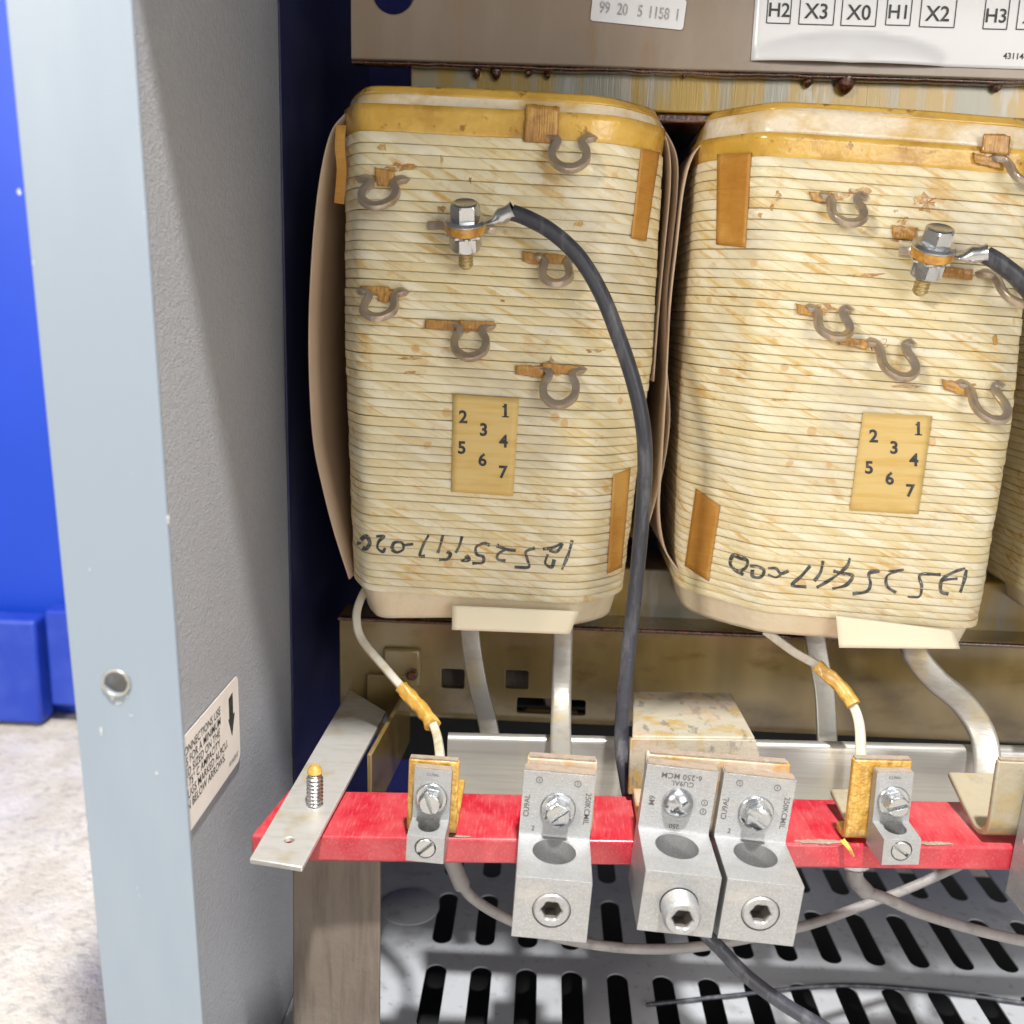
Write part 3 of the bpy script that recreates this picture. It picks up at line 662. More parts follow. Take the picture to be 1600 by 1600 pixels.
for qd in ([(665, 499), (714, 502), (712, 517), (665, 512)], [(716, 500), (772, 502), (768, 514), (722, 514)], [(806, 570), (850, 572), (848, 590), (806, 584)], [(848, 566), (905, 572), (898, 584), (852, 582)],
           [(816, 393), (850, 398), (846, 415), (818, 408)], [(850, 396), (884, 399), (878, 412), (852, 410)], [(564, 446), (610, 449), (606, 460), (570, 458)], [(586, 262), (618, 268), (612, 292), (590, 290)], [(590, 452), (618, 456), (604, 474), (592, 470)]):
    strip_m(A, qd)
random.seed(11)
for i, (px, py) in enumerate(((872, 222), (588, 280), (850, 404), (590, 458), (738, 512), (868, 580), (842, 574), (620, 262))): stain(A, px+random.uniform(-6, 6), py, random.uniform(20, 32), random.uniform(7, 11), seed=i+40)
for i, (px, py, rx, ry) in enumerate(((598, 230, 10, 6), (690, 250, 3, 9), (735, 282, 3, 6), (905, 350, 14, 5), (860, 565, 9, 10), (785, 470, 5, 3), (690, 327, 8, 7), (760, 548, 8, 3), (640, 560, 26, 3), (640, 582, 14, 2.4), (930, 548, 22, 4))):
    stain(A, px, py, rx, ry, seed=i)
number_tag(A, [(708, 615), (811, 623), (802, 775), (705, 768)], [('1', 790, 642), ('2', 724, 652), ('3', 756, 672), ('4', 787, 690), ('5', 722, 700), ('6', 754, 719), ('7', 786, 738)], .0080, 'tan paper tag printed with numbers 1 to 7')
write(A, [[(562, 846), (572, 838), (578, 848), (572, 857), (562, 852), (562, 844)], [(588, 838), (600, 838), (592, 846), (590, 856), (598, 862), (602, 856)], [(612, 858), (616, 848), (628, 848), (630, 858), (620, 863), (612, 858)], [(630, 852), (646, 850)],
          [(670, 836), (662, 850), (656, 868), (664, 869)], [(692, 836), (688, 852), (684, 864)], [(722, 838), (718, 852), (712, 864)], [(686, 874), (698, 874), (704, 866), (698, 862)], [(720, 876), (732, 874), (728, 868)],
          [(766, 852), (756, 849), (744, 855), (745, 866), (755, 870), (754, 879), (738, 880)], [(776, 852), (790, 858), (806, 860)], [(790, 858), (778, 866), (778, 874), (790, 876)],
          [(836, 856), (822, 862), (824, 874), (826, 886), (804, 886)], [(848, 858), (862, 856), (878, 850), (870, 862), (858, 860)], [(856, 866), (852, 880), (862, 886), (866, 874)], [(894, 844), (888, 866), (878, 890)]], 3.3)
# ivory slip hanging from the lower paper
def slip(k, quad, off, nm='paper_slip'):
    rows = []
    tlq, trq, brq, blq = [V((*q, 0)) for q in quad]
    for j in range(9):
        row = []
        for i in range(21):
            a_, b_ = i/20, j/8; q = (tlq*(1-a_)+trq*a_)*(1-b_)+(blq*(1-a_)+brq*a_)*b_
            row.append(P(q.x, q.y, .4395-off-.0012*sin(pi*a_)+.004*max(0, a_-.8)*5*.6))
        rows.append(row)
    return MB().grid(rows).build(nm, 'tag', k.root, thick=.0003, ang=70)
slip(A, [(707, 946), (905, 955), (890, 991), (706, 984)], .0035)

# ---- right coil
def chl2(z): t = (.515-z)/.205; return .022 + .014*max(0, t)
Bc = make_coil('transformer_coil', 'paper wound coil right of the long black cable, under the boxed terminal codes',
    [(.5150, .0662, .2185), (.41, .0662, .2220), (.3105, .0690, .2190)], .44, chl2, .012, .030, .15, -.045, 52, 5.2)
Bc.collar(.5135, .5245, -.0008, .0004, 'tape_band', 'amber', 4, .0004)
Bc.collar(.5238, .5350, -.0010, -.0034, 'paper_rim', 'rim', 4, .0018)
Bc.collar(.5344, .5374, -.0028, -.0046, 'amber_rim', 'amber', 4, .0016)
Bc.collar(.3135, .2972, -.0020, -.0056, 'bottom_paper', 'paper', 8, .0036)
tag(patch(Bc, [(1122, 241), (1175, 238), (1166, 387), (1120, 382)], 'fibre_tape', 'tape', .0005, 8, 14), 'wide amber tape strip on the upper left corner')
tag(patch(Bc, [(1088, 763), (1126, 790), (1108, 908), (1071, 884)], 'fibre_tape', 'tape', .0005, 8, 14), 'amber tape strip on the lower left corner')
for args in ((1316, 306, .0165, .0160, UEE, 50, .12), (1294, 482, .0165, .0160, UEE, 50, .15), (1390, 535, .0170, .0185, UEE, 52, .22), (1530, 600, .0165, .0190, UEE, 52, .25), (1570, 428, .0170, .0170, UEE, 50, .3), (1588, 248, .0165, .0150, UEE, 50, .3)):
    loop(Bc, *args)
for qd in ([(1264, 300), (1298, 302), (1296, 318), (1268, 314)], [(1242, 474), (1278, 480), (1274, 494), (1246, 490)], [(1308, 525), (1358, 532), (1352, 546), (1310, 538)], [(1470, 592), (1512, 600), (1508, 618), (1474, 608)], [(1462, 415), (1518, 422), (1516, 438), (1466, 432)], [(1518, 240), (1566, 250), (1562, 264), (1522, 256)], [(1392, 352), (1432, 356), (1428, 376), (1394, 372)], [(1536, 210), (1576, 212), (1574, 244), (1532, 238)]):
    strip_m(Bc, qd)
for i, (px, py, rx, ry) in enumerate(((1448, 316, 26, 16), (1216, 306, 7, 10), (1206, 324, 4, 8), (1188, 336, 4, 6), (1410, 345, 10, 8), (1350, 430, 40, 4), (1420, 604, 40, 3.2), (1220, 625, 20, 3), (1555, 530, 8, 10), (1400, 330, 6, 3))):
    stain(Bc, px, py, rx, ry, seed=i+20)
for i, (px, py) in enumerate(((1300, 308), (1282, 484), (1376, 538), (1512, 604), (1560, 430), (1430, 372), (1340, 300))): stain(Bc, px+random.uniform(-6, 6), py, random.uniform(20, 34), random.uniform(7, 11), seed=i+60)
number_tag(Bc, [(1348, 644), (1456, 650), (1434, 803), (1327, 797)], [('1', 1434, 670), ('2', 1364, 682), ('3', 1396, 700), ('4', 1427, 719), ('5', 1357, 731), ('6', 1389, 748), ('7', 1421, 767)], .0080, 'tan paper tag printed with numbers 1 to 7 and a small brown stain')
write(Bc, [[(1158, 872), (1146, 868), (1141, 880), (1148, 890), (1162, 898)], [(1158, 872), (1168, 876), (1166, 886), (1158, 892)], [(1172, 884), (1186, 886), (1194, 892), (1188, 902), (1176, 900), (1176, 890)], [(1200, 888), (1212, 888), (1220, 896), (1232, 892)], [(1200, 898), (1212, 902), (1220, 898)],
           [(1266, 884), (1252, 900), (1238, 914), (1260, 917)], [(1286, 876), (1282, 894), (1272, 908)], [(1328, 872), (1322, 886), (1300, 904), (1276, 918)], [(1302, 892), (1318, 896), (1332, 900), (1322, 914), (1300, 920)],
           [(1374, 892), (1358, 896), (1360, 912), (1354, 924), (1332, 928)], [(1388, 892), (1400, 892), (1412, 890)], [(1402, 892), (1386, 900), (1386, 916), (1400, 926)], [(1470, 898), (1438, 898), (1440, 916), (1436, 932), (1418, 932)],
           [(1508, 888), (1490, 894), (1472, 906), (1470, 924), (1482, 928)], [(1472, 906), (1496, 904)], [(1510, 890), (1506, 908), (1500, 926)]], 3.3)
slip(Bc, [(1306, 962), (1490, 985), (1500, 1014), (1311, 1012)], .0035)

# ---- far right coil, only its near edge is in view
xl3 = P(1562, 760, .53).x
Cc = make_coil('transformer_coil', 'cream paper wound coil cut off by the right edge of the photo', [(.512, xl3+.001, xl3+.145), (.41, xl3, xl3+.148), (.309, xl3+.002, xl3+.146)], .44, .026, .012, .030, .15, -.045, 52, 8.1)
Cc.collar(.511, .532, -.0008, -.003, 'paper_rim', 'rim', 4, .001)
Cc.collar(.312, .298, -.0022, -.0060, 'bottom_paper', 'paper', 6, .0022)

# ------------------------------------------------------------------ kraft insulation sheets between the coils
def sheet(label, edge, Y0, Y1, bow=.003, mt='kraft', dx1=0):
    e = crom([P(x, y, Y0) for x, y in edge], 6); rows = []
    for q in e:
        rows.append([V((q.x + bow*sin(pi*.5*t) + dx1*t, Y0+(Y1-Y0)*t, q.z)) for t in [i/8 for i in range(9)]])
    return tag(MB().grid(rows).build('paper_sheet', mt, thick=.0007, ang=60), label, 'paper sheet', 'loose kraft sheets between the coils')
sheet('brown kraft sheet bowed out between the left coil and the cabinet side', [(541, 176), (517, 208), (500, 280), (489, 380), (483, 500), (484, 600), (490, 690), (504, 760), (522, 830), (546, 905)], .458, .60, .006)
sheet('short kraft paper sheet against the first coil, ending halfway down behind the black cable', [(1026, 186), (1044, 228), (1047, 290), (1037, 400), (1028, 500), (1021, 596)], .472, .60, -.004)
sheet('long kraft paper sheet standing in the middle of the gap between the two coils', [(1030, 190), (1056, 240), (1058, 300), (1050, 380), (1042, 460), (1041, 560), (1046, 660), (1030, 760), (1000, 860)], .478, .60, -.005)
sheet('kraft paper sheet hugging the left face of the middle coil, flared out at its top', [(1120, 205), (1086, 238), (1069, 290), (1058, 380), (1047, 480), (1041, 600), (1034, 720), (1030, 800), (1040, 860), (1064, 896)], .474, .62, -.002)

# ------------------------------------------------------------------ terminal bar
def YBAR(x): return .3608 + .052*x
ZR = .2345
rb0, rb1 = -.092, .245
def bar_pt(x, dy, z): return V((x, YBAR(x)+dy, z))
mb = MB(); zl, zr_ = ZR-.0128, ZR-.0040-.0085
mb.hexa([bar_pt(rb0-.0235, 0, ZR-.0118), bar_pt(rb1, 0, ZR-.0095), bar_pt(rb1, .0385, ZR-.0095), bar_pt(rb0-.0185, .0385, ZR-.0118)], [bar_pt(rb0-.0235, 0, ZR), bar_pt(rb1, 0, ZR+.0015), bar_pt(rb1, .0385, ZR+.0015), bar_pt(rb0-.0185, .0385, ZR)])
tbar = tag(mb.build('terminal_bar', 'red', bevel=.0012), 'glossy red enamelled bar carrying the row of terminal lugs', 'terminal bar')
for xa, xb, k_ in ((1236, 1322, 1.0), (1428, 1488, .8), (705, 738, .5)):
    A_, B_ = P(xa, 1316, .372).x, P(xb, 1316, .372).x; dp = []
    for i in range(31):
        t = i/30; x_ = A_+(B_-A_)*t; dp.append(bar_pt(x_, .0016+.0008*noise.noise(V((x_*400, 1, k_))), ZR+.0006+.0012*max(0, x_)/.245))
    MB().sweep(dp, rrect(.0036, .0009, .0004), hint=(0, 0, 1), scale=lambda t: k_*(.2+.7*abs(noise.noise(V((t*9, 3, k_))))+.5*sin(pi*t))).build('dust_crumbs', 'dust', tbar)
# bare aluminium strap lying across the bar's end, with a threaded stud
fb = empty('mounting_strap', (-.09, .4, .237), 'bare flat aluminium strap with a threaded stud, over the left end of the bar', 'strap')
zs_ = ZR+.0016
q = [PZ(390, 1350, zs_), PZ(472, 1363, zs_), PZ(603, 1118, zs_), PZ(546, 1083, zs_)]
lift = V((0, 0, .0022))
mb = MB().hexa(q, [p_+lift for p_ in q]); 
dz_ = V((0, .012, -.010)); mb.hexa([q[3], q[2], q[2]+V((.001, .010, -.012)), q[3]+V((.001, .010, -.012))], [q[3]+lift, q[2]+lift, q[2]+lift+V((.001, .011, -.011)), q[3]+lift+V((.001, .011, -.011))])
hp_ = PZ(452, 1320, zs_); c = MB().lathe([(.0021, -.01), (.0021, .01)], hp_, (0, 0, 1), 20)
fbm = boolean(mb.mesh('a', ORG[fb]), c.mesh('c', ORG[fb])); link('strap_plate', fbm, 'alu2', fb, bevel=.0004)
def threaded(mb, o, ax, r, h, pitch, n=20):
    prof = [(r*.86, 0)]; k = int(h/pitch)
    for i in range(k): prof += [(r*.84, pitch*i), (r, pitch*(i+.35)), (r, pitch*(i+.55)), (r*.84, pitch*(i+.92))]
    prof += [(r*.84, h), (r*.6, h+pitch*.5)]; mb.lathe(prof, o, ax, n); return mb
so = PZ(492, 1258, zs_+.002); threaded(MB(), so, (0.0, .05, 1), .0036, .0140, .00165).build('stud', 'zinc', fb)
MB().lathe([(.0033, 0), (.0029, .002), (.0014, .0034)], so+V((0, .0007, .0148)), (0, .05, 1), 14).build('varnish_blob', 'wrap', fb)
# steel leg under the strap
lg = empty('support_leg', (-.084, .375, ZF), 'dusty brown flat steel leg standing under the left end of the red bar', 'leg')
p0, p1, p2, p3 = P(457, 1340, .372), P(594, 1340, .372), P(592, 1640, .372), P(455, 1640, .372)
for p_ in (p2, p3): p_.z = ZF+.001
mb = MB().hexa([p3, p2, p2+V((0, .003, 0)), p3+V((0, .003, 0))], [V((p0.x, .372, ZR-.013)), V((p1.x, .372, ZR-.013)), V((p1.x, .375, ZR-.013)), V((p0.x, .375, ZR-.013))])
mb.build('leg_plate', 'leg', lg, bevel=.0008)
bk = empty('bracket_plate', (-.078, .45, .22), 'dark brown steel plate standing behind the end of the aluminium strap', 'bracket')
MB().box((-.0735, .452, .2285), (.0022, .085, .034), Matrix.Rotation(radians(-4), 3, 'Z')).build('bent_plate', 'brown2', bk, bevel=.0006)
MB().box((-.083, .497, .232), (.022, .0022, .036)).build('bent_flange', 'brown2', bk, bevel=.0006)

# ------------------------------------------------------------------ lugs
def hexr(R, n=6, rnd=.82):
    def f(t):
        a = (t % (2*pi/n)) - pi/n; return R*cos(pi/n)/cos(a)
    return f
def set_screw(parent, o, r, proud, thread=False):
    mb = MB(); prof = []
    if thread:
        k = int((proud-.002)/.0014)
        prof = [(r*.93, -.002)]
        for i in range(k): prof += [(r*.95, .0014*i), (r, .0014*(i+.4)), (r, .0014*(i+.55)), (r*.95, .0014*(i+.95))]
        prof += [(r, proud-.0016), (r*.86, proud)]
    else: prof = [(r, -.003), (r, proud-.0008), (r*.90, proud)]
    s = hexr(r*.56)
    prof += [(r*.62, proud), (lambda t: s(t)*1.06, proud-.0004), (s, proud-.0010), (s, proud-.0072)]
    n = 36; mb2 = MB(); ax = V((0, -1, 0)); rows = []
    x, y = V((1, 0, 0)), V((0, 0, 1))
    for r_, h in prof: rows.append([V(o) + ax*h + (x*cos(t)+y*sin(t))*(r_(t) if callable(r_) else r_) for t in (2*pi*i/n for i in range(n))])
    mb2.grid(rows, True); k0 = n*(len(prof)-1); mb2.f.append(tuple(range(k0, k0+n)))
    o_ = mb2.build('set_screw', 'alu', parent, local=True, ang=30); o_.data.materials.append(M['socket'])
    for p in o_.data.polygons:
        if min(p.vertices) >= n*(len(prof)-2): p.material_index = 1
    return o_
def slot_screw(parent, o, r, hgt, rot, slot=True, cross=False, dome=False, tilt=(0, -1, 0)):
    """hex washer head screw; the driver slot is really cut"""
    ax = V(tilt).normalized(); xx = V((cos(rot), 0, sin(rot))); xx = (xx - ax*xx.dot(ax)).normalized(); yy = ax.cross(xx)
    o = V(o); base = MB()
    if dome:
        prof = [(r*1.0, 0), (r*1.0, .0008)] + [(r*cos(t), .0008+hgt*.8*sin(t)) for t in (pi/2*i/8 for i in range(1, 8))] + [(r*.06, .0008+hgt*.8)]
        base.lathe(prof, o, ax, 36)
    else:
        n = 36; hx = hexr(r*.76); rows = []
        prof = [(r, 0), (r, .0009), (r*.94, .0013), (hx, .0014), (hx, hgt-.0008), (lambda t: min(hx(t), r*.68), hgt-.0003), (r*.60, hgt)]
        for r_, h in prof: rows.append([o + ax*h + (xx*cos(t)+yy*sin(t))*(r_(t) if callable(r_) else r_) for t in (2*pi*i/n for i in range(n))])
        base.grid(rows, True); base.f.append(tuple(range(n))); base.f.append(tuple(range(n*(len(prof)-1), n*len(prof)))[::-1])
    cut = MB(); Rm = Matrix((xx, yy, ax)).transposed()
    L_ = r*1.25 if dome else r*3
    if cross:
        cut.box(o+ax*hgt, (L_, r*.20, hgt*.9), Rm)
        cutb = MB().box(o+ax*hgt, (r*.20, L_, hgt*.9), Rm)
        me = boolean(boolean(base.mesh('s'), cut.mesh('c')), cutb.mesh('c2'))
    else:
        cut.box(o+ax*hgt, (L_, r*.26, hgt*.55), Rm); me = boolean(base.mesh('s'), cut.mesh('c'))
    return link('cap_screw', me, 'zinc', parent, bevel=.00012, ang=30)
def big_lug(loc, rot, label, marks, screw, w=.0288, proud=.0004, D=.0345, hb=.0265, h=.0278, hr=.0086):
    t = .0055; root = empty('terminal_lug', loc, label, 'terminal lug', 'aluminium terminal lugs on the red bar', rot)
    prof = [(0, h), (-t, h), (-t, .0012), (-t-.0006, 0), (-D, -.0008), (-D, -hb), (0, -hb)]
    a = MB().prism(prof, (0, 1, 0), (0, 0, 1), (w, 0, 0), (-w/2, 0, 0))
    c1_ = MB().lathe([(hr, -hb-.01), (hr, .010)], V((0, -t-hr-.0022, 0)), (0, 0, 1), 36)
    c2_ = MB().lathe([(.0074, -.012), (.0074, .01)], V((0, -D, -hb*.53)), (0, -1, 0), 36)
    me = boolean(a.mesh('a'), c1_.mesh('c')); me = boolean(me, c2_.mesh('c'))
    link('lug_body', me, 'alu', root, bevel=.00045, ang=30)
    set_screw(root, (0, -D, -hb*.53), .0071, proud, proud > .002)
    if screw[0] == 'pan': slot_screw(root, (0, -t, h*.47), .0062, .0048, radians(40), cross=True, dome=True)
    else: slot_screw(root, (0.0005, -t, h*.45), .0071, .0066, radians(screw[1]))
    MB().box((0, -t/2, h+.0003), (w*.97, t*.9, .0005)).build('dust_film', 'dust', root, local=True)
    mk = MB()
    for s, x, z, sz, up_ in marks:
        ax, ay = {'u': ((1, 0, 0), (0, 0, 1)), 'd': ((-1, 0, 0), (0, 0, -1)), 'r': ((0, 0, -1), (1, 0, 0)), 'l': ((0, 0, 1), (-1, 0, 0))}[up_]
        if s == 'O':
            for R_ in (.0014,):
                ring = [V((x*w/2 + R_*cos(q), -t-.00012, h*z + R_*sin(q))) for q in (2*pi*i/16 for i in range(17))]
                inn = [V((x*w/2 + (R_-.0003)*cos(q), -t-.00012, h*z + (R_-.0003)*sin(q))) for q in (2*pi*i/16 for i in range(17))]
                mk.grid([ring, inn])
            put_text(mk, 'S', .0017, V((x*w/2, -t-.00012, h*z)), ax, ay)
        else: put_text(mk, s, sz, V((x*w/2, -t-.00012, h*z)), ax, ay, .008)
    mk.build('stamped_marks', 'mark', root, local=True)
    return root
def small_lug(loc, rot, label, a1, a2, w=.0150):
    t, D, hb, h = .0042, .0160, .0122, .0215
    root = empty('terminal_lug', loc, label, 'terminal lug', 'aluminium terminal lugs on the red bar', rot)
    prof = [(0, h), (-t, h), (-t, 0), (-D, -.001), (-D, -hb), (0, -hb)]
    a = MB().prism(prof, (0, 1, 0), (0, 0, 1), (w, 0, 0), (-w/2, 0, 0))
    c1_ = MB().lathe([(.0044, -hb-.01), (.0044, .010)], V((0, -t-.0044, 0)), (0, 0, 1), 28)
    c2_ = MB().lathe([(.0043, -.006), (.0043, .01)], V((0, -D, -hb*.5)), (0, -1, 0), 28)
    link('lug_body', boolean(boolean(a.mesh('a'), c1_.mesh('c')), c2_.mesh('c')), 'alu', root, bevel=.0003, ang=30)
    slot_screw(root, (0, -t, h*.44), .0064, .0062, radians(a1))
    # slotted set screw, flush in the front face
    base = MB().lathe([(.0040, -.004), (.0040, .0000), (.0036, .0004)], V((0, -D, -hb*.5)), (0, -1, 0), 28)
    Rm = Matrix.Rotation(radians(-a2), 3, 'Y'); cut = MB().box((0, -D, -hb*.5), (.02, .0030, .0013), Rm)
    link('set_screw', boolean(base.mesh('b'), cut.mesh('c')), 'zinc', root, bevel=.0001, ang=30)
    MB().box((0, -t/2, h+.0002), (w*.95, t*.9, .0004)).build('dust_film', 'dust', root, local=True)
    mk = MB(); put_text(mk, 'CU9AL', .0017, V((0, -t-.0001, h*.90)), (1, 0, 0), (0, 0, 1), .008); mk.build('stamped_marks', 'mark', root, local=True)
    return root
def junction(px, py, t):
    Y = YBAR(P(px, py, .36).x)-t; return P(px, py, Y)+V((0, t-.0012, 0))
MK1 = [('CU9AL', -.84, .45, .0032, 'l'), ('250KCMIL', .84, .48, .0032, 'r'), ('O', -.55, .87, .003, 'u'), ('O', .52, .86, .003, 'u'), ('2', -.62, .1, .003, 'u')]
MK2 = [('6-250 MCM', .0, .87, .0034, 'd'), ('CU9AL', .05, .76, .0030, 'd'), ('M9', -.72, .45, .0034, 'l'), ('O', .74, .50, .003, 'u'), ('O', .74, .36, .003, 'u'), ('250', .0, .08, .0028, 'd')]
j1 = junction(866, 1304, .0055); big_lug(j1, (0, radians(2.6), 0), 'large aluminium lug standing alone left of the black cable, slotted hex screw on top', MK1, ('slot', 42))
j2 = junction(1051, 1296, .0055); big_lug(j2, (0, radians(4.5), radians(1)), 'large lug of the touching pair whose threaded socket screw sticks far out', MK2, ('pan', 0), proud=.0092)
j3 = junction(1170, 1309, .0055); big_lug(j3, (0, radians(4.5), radians(1)), 'large lug of the touching pair with a slotted hex screw and flush socket screw', [(s, x*.98, z, sz, u) for s, x, z, sz, u in MK1], ('slot', -33), w=.0292)
s1 = junction(674, 1277, .0042); small_lug(s1, (0, radians(2.2), radians(-2)), 'small aluminium lug on the amber plate nearest the bare strap', 112, 45)
s2 = junction(1389, 1281, .0042); small_lug(s2, (0, radians(-1), radians(4)), 'small aluminium lug on the amber plate right of the touching pair of lugs', 15, -38)
# next lug, its left side just enters the picture
j4 = junction(1650, 1318, .0055); big_lug(j4, (0, radians(2), radians(2)), 'large aluminium lug cut off by the right edge of the photo', MK1, ('slot', 20))

# ------------------------------------------------------------------ bent tabs that the lugs are bolted to
def tab(label, xc, w, ztop, m='tab', back=.05, th=.0032, yaw=0, rise=0, roll=0, rad=.004):
    root = empty('terminal_tab', (xc, YBAR(xc)+.003, ZR), label, 'terminal tab', 'bent metal tabs on the red bar')
    r_ = rad; z0 = ZR+.0012 + .0015*max(0, xc)/.245
    path = [V((0, back, z0+th/2+rise)), V((0, back*.6, z0+th/2+rise*.4)), V((0, r_+.003, z0+th/2))]
    path += [V((0, r_+th/2-(r_)*sin(t), z0+th/2+r_-r_*cos(t))) for t in (pi/2*i/6 for i in range(1, 7))]
    path += [V((0, th/2, ztop-ZR+ZR-.001))]
    Rz = Matrix.Rotation(yaw, 3, 'Z') @ Matrix.Rotation(roll, 3, 'Y'); zc_ = V((0, 0, z0))
    pts = [V((xc, YBAR(xc)-.0006, 0)) + Rz @ (p_-zc_) + zc_ for p_ in path]
    # plate on edge: width across x
    mb = MB(); rows = []
    n = len(pts); X = Rz @ V((1, 0, 0))
    for i, q_ in enumerate(pts):
        tt = (pts[min(i+1, n-1)]-pts[max(i-1, 0)]).normalized(); nn = X.cross(tt).normalized()
        rows.append([q_ + X*(w/2) + nn*(th/2), q_ - X*(w/2) + nn*(th/2), q_ - X*(w/2) - nn*(th/2), q_ + X*(w/2) - nn*(th/2)])
    mb.grid(rows, True); mb.f.append((0, 1, 2, 3)); mb.f.append(tuple(range(4*(n-1), 4*n))[::-1])
    mb.build('tab_plate', m, root, bevel=.0008)
    mt = pts[-1]; MB().box(mt+V((0, 0, .0004)), (w*.95, th*.85, .0006), Rz).build('dust_film', 'dust', root)
    return root
xa = P(675, 1240, .36).x; tab('narrow amber varnished tab behind the small lug nearest the bare strap', xa, .0205, P(675, 1176, .363).z, 'tab_amber', .045, yaw=radians(0), roll=radians(1.5))
xa = P(873, 1240, .36).x; tab('dusty brown tab behind the lone large lug', xa, .0285, P(872, 1178, .364).z, 'tab', .05, .0042, roll=radians(1.6))
xa = P(1117, 1240, .36).x; tab('wide dusty brown tab behind the touching pair of lugs', xa, .0585, P(1117, 1176, .368).z, 'tab', .04, .0045, roll=radians(2.0))
xa = P(1386, 1240, .36).x; tab('narrow amber varnished tab behind the small lug right of the touching pair', xa, .0240, P(1386, 1181, .370).z, 'tab_amber', .012, .0036, yaw=radians(3))
xa = P(1640, 1240, .36).x; tab('pale curved tab entering at the right edge of the photo', xa, .0330, P(1640, 1190, .37).z, 'tabpale', .040, .003, yaw=radians(2), rise=.010, rad=.009)
# pale horizontal tongue left of the second small lug
tg = empty('tongue_plate', P(1320, 1260, .38), 'pale stained tongue of metal lying on the red bar left of the second small lug', 'plate')
q = [PZ(1296, 1240, ZR+.008), PZ(1352, 1240, ZR+.008), PZ(1356, 1302, ZR+.0022), PZ(1330, 1306, ZR+.0022)]
MB().hexa(q, [p_+V((0, 0, .0026)) for p_ in q]).build('tongue', 'tabpale', tg, bevel=.0008)
# amber scraps of varnished lead by that tab
sc_ = empty('varnish_scrap', P(1325, 1330, .36), 'amber flake of varnish hanging on the front edge of the red bar', 'varnish flake')
mb = MB()
for (xa_, ya_, xb_, yb_) in ((1314, 1314, 1330, 1334), (1318, 1312, 1334, 1338)):
    pts = crom([P(xa_, ya_, .3665), P((xa_+xb_)/2+2, (ya_+yb_)/2, .3635), P(xb_, yb_, .3645)], 5); mb.tube(pts, .0007, 7, scale=lambda t: 1-.6*t)
mb.build('flake', 'amber', sc_)
# fibre covered plate of the neutral, sloping back from the pair of lugs
nb = empty('neutral_plate', (.05, .42, .24), 'stained fibre covered plate rising behind the touching pair of lugs', 'plate')
q = [P(980, 1240, .392), P(1240, 1250, .394), P(1168, 1160, .432), P(1000, 1172, .425)]
top = [P(988, 1150, .402), P(1180, 1152, .402), P(1142, 1082, .465), P(990, 1080, .465)]
dn = V((0, 0, -.003))
MB().hexa([p_+dn for p_ in top], top).build('sloping_face', 'fibre', nb, bevel=.0008)
e = [P(981, 1242, .3955), P(1200, 1250, .3975)]
MB().hexa([e[0], e[1], e[1]+V((0, .003, 0)), e[0]+V((0, .003, 0))], [top[0]+V((-.001, -.0025, 0)), top[1]+V((0, -.0025, 0)), top[1]+V((0, .0005, -.001)), top[0]+V((-.001, .0005, -.001))]).build('upright_face', 'fibre', nb, bevel=.0006)

# ------------------------------------------------------------------ bolts through the upper taps
def bolt(px, py, Y, label, tilt, s=.90):
    o = P(px, py, Y); ax = V(tilt).normalized()
    root = empty('tap_bolt', o, label, 'bolt', 'hex bolts clamping the cables to the coil taps')
    hx = hexr(.0070*s); n = 36; xx = V((1, .25, 0)); xx = (xx-ax*xx.dot(ax)).normalized(); yy = ax.cross(xx)
    def stack(prof):
        rows = [[o + ax*h*s + (xx*cos(t)+yy*sin(t))*(r_(t) if callable(r_) else r_*s) for t in (2*pi*i/n for i in range(n))] for r_, h in prof]
        m_ = MB().grid(rows, True); m_.f.append(tuple(range(n))); m_.f.append(tuple(range(n*(len(rows)-1), n*len(rows)))[::-1]); return m_
    stack([(.0100, 0), (.0101, .0007), (.0088, .0017), (hx, .0020), (hx, .0078), (lambda t: min(hx(t), .0062*s), .0088), (.0052, .0092), (.0046, .0089)]).build('bolt_head', 'zinc', root, ang=28)
    stack([(.0092, -.0002), (.0097, -.001), (.0095, -.0044), (.0088, -.0050)]).build('tap_eye', 'rust_eye', root)
    wv = lambda t: (.0086+.0005*(1 if int(t*18/(2*pi)) % 2 else -1))*s
    stack([(wv, -.0052), (wv, -.0062)]).build('star_washer', 'zinc', root, ang=20)
    hn = hexr(.0078*s)
    stack([(.0070, -.0064), (hn, -.0070), (hn, -.0128), (lambda t: min(hn(t), .0070*s), -.0136), (.0040, -.0138)]).build('hex_nut', 'zinc', root, ang=28)
    threaded(MB(), o+ax*(-.0136*s), -ax, .0036*s, .0090*s, .0018*s).build('thread', 'brass', root)
    return o, ax
random.seed(5)
ba, axa = bolt(727, 346, .422, 'zinc hex bolt holding the black cable on the left coil', (.01, -.52, 1))
bb, axb = bolt(1460, 386, .422, 'zinc hex bolt holding the short black cable on the right coil', (.03, -.52, 1), .92)
# the bare tap behind each bolt
for k, (px, py) in ((A, (690, 352)), (Bc, (1424, 392))):
    h, n = hit(k, px+30, py+6, .0002); o = [ba, bb][0 if k is A else 1]
    pts = crom([h+V((-.014, -.0004, .001)), h+V((-.008, -.003, .001)), o+V((0, .004, -.003)), h+V((.010, -.003, 0)), h+V((.015, -.0004, 0))], 6)
    MB().sweep(pts, rrect(.0036, .0036, .0006, 2), hint=(0, 0, 1)).build('tap_loop', 'loop', k.root)

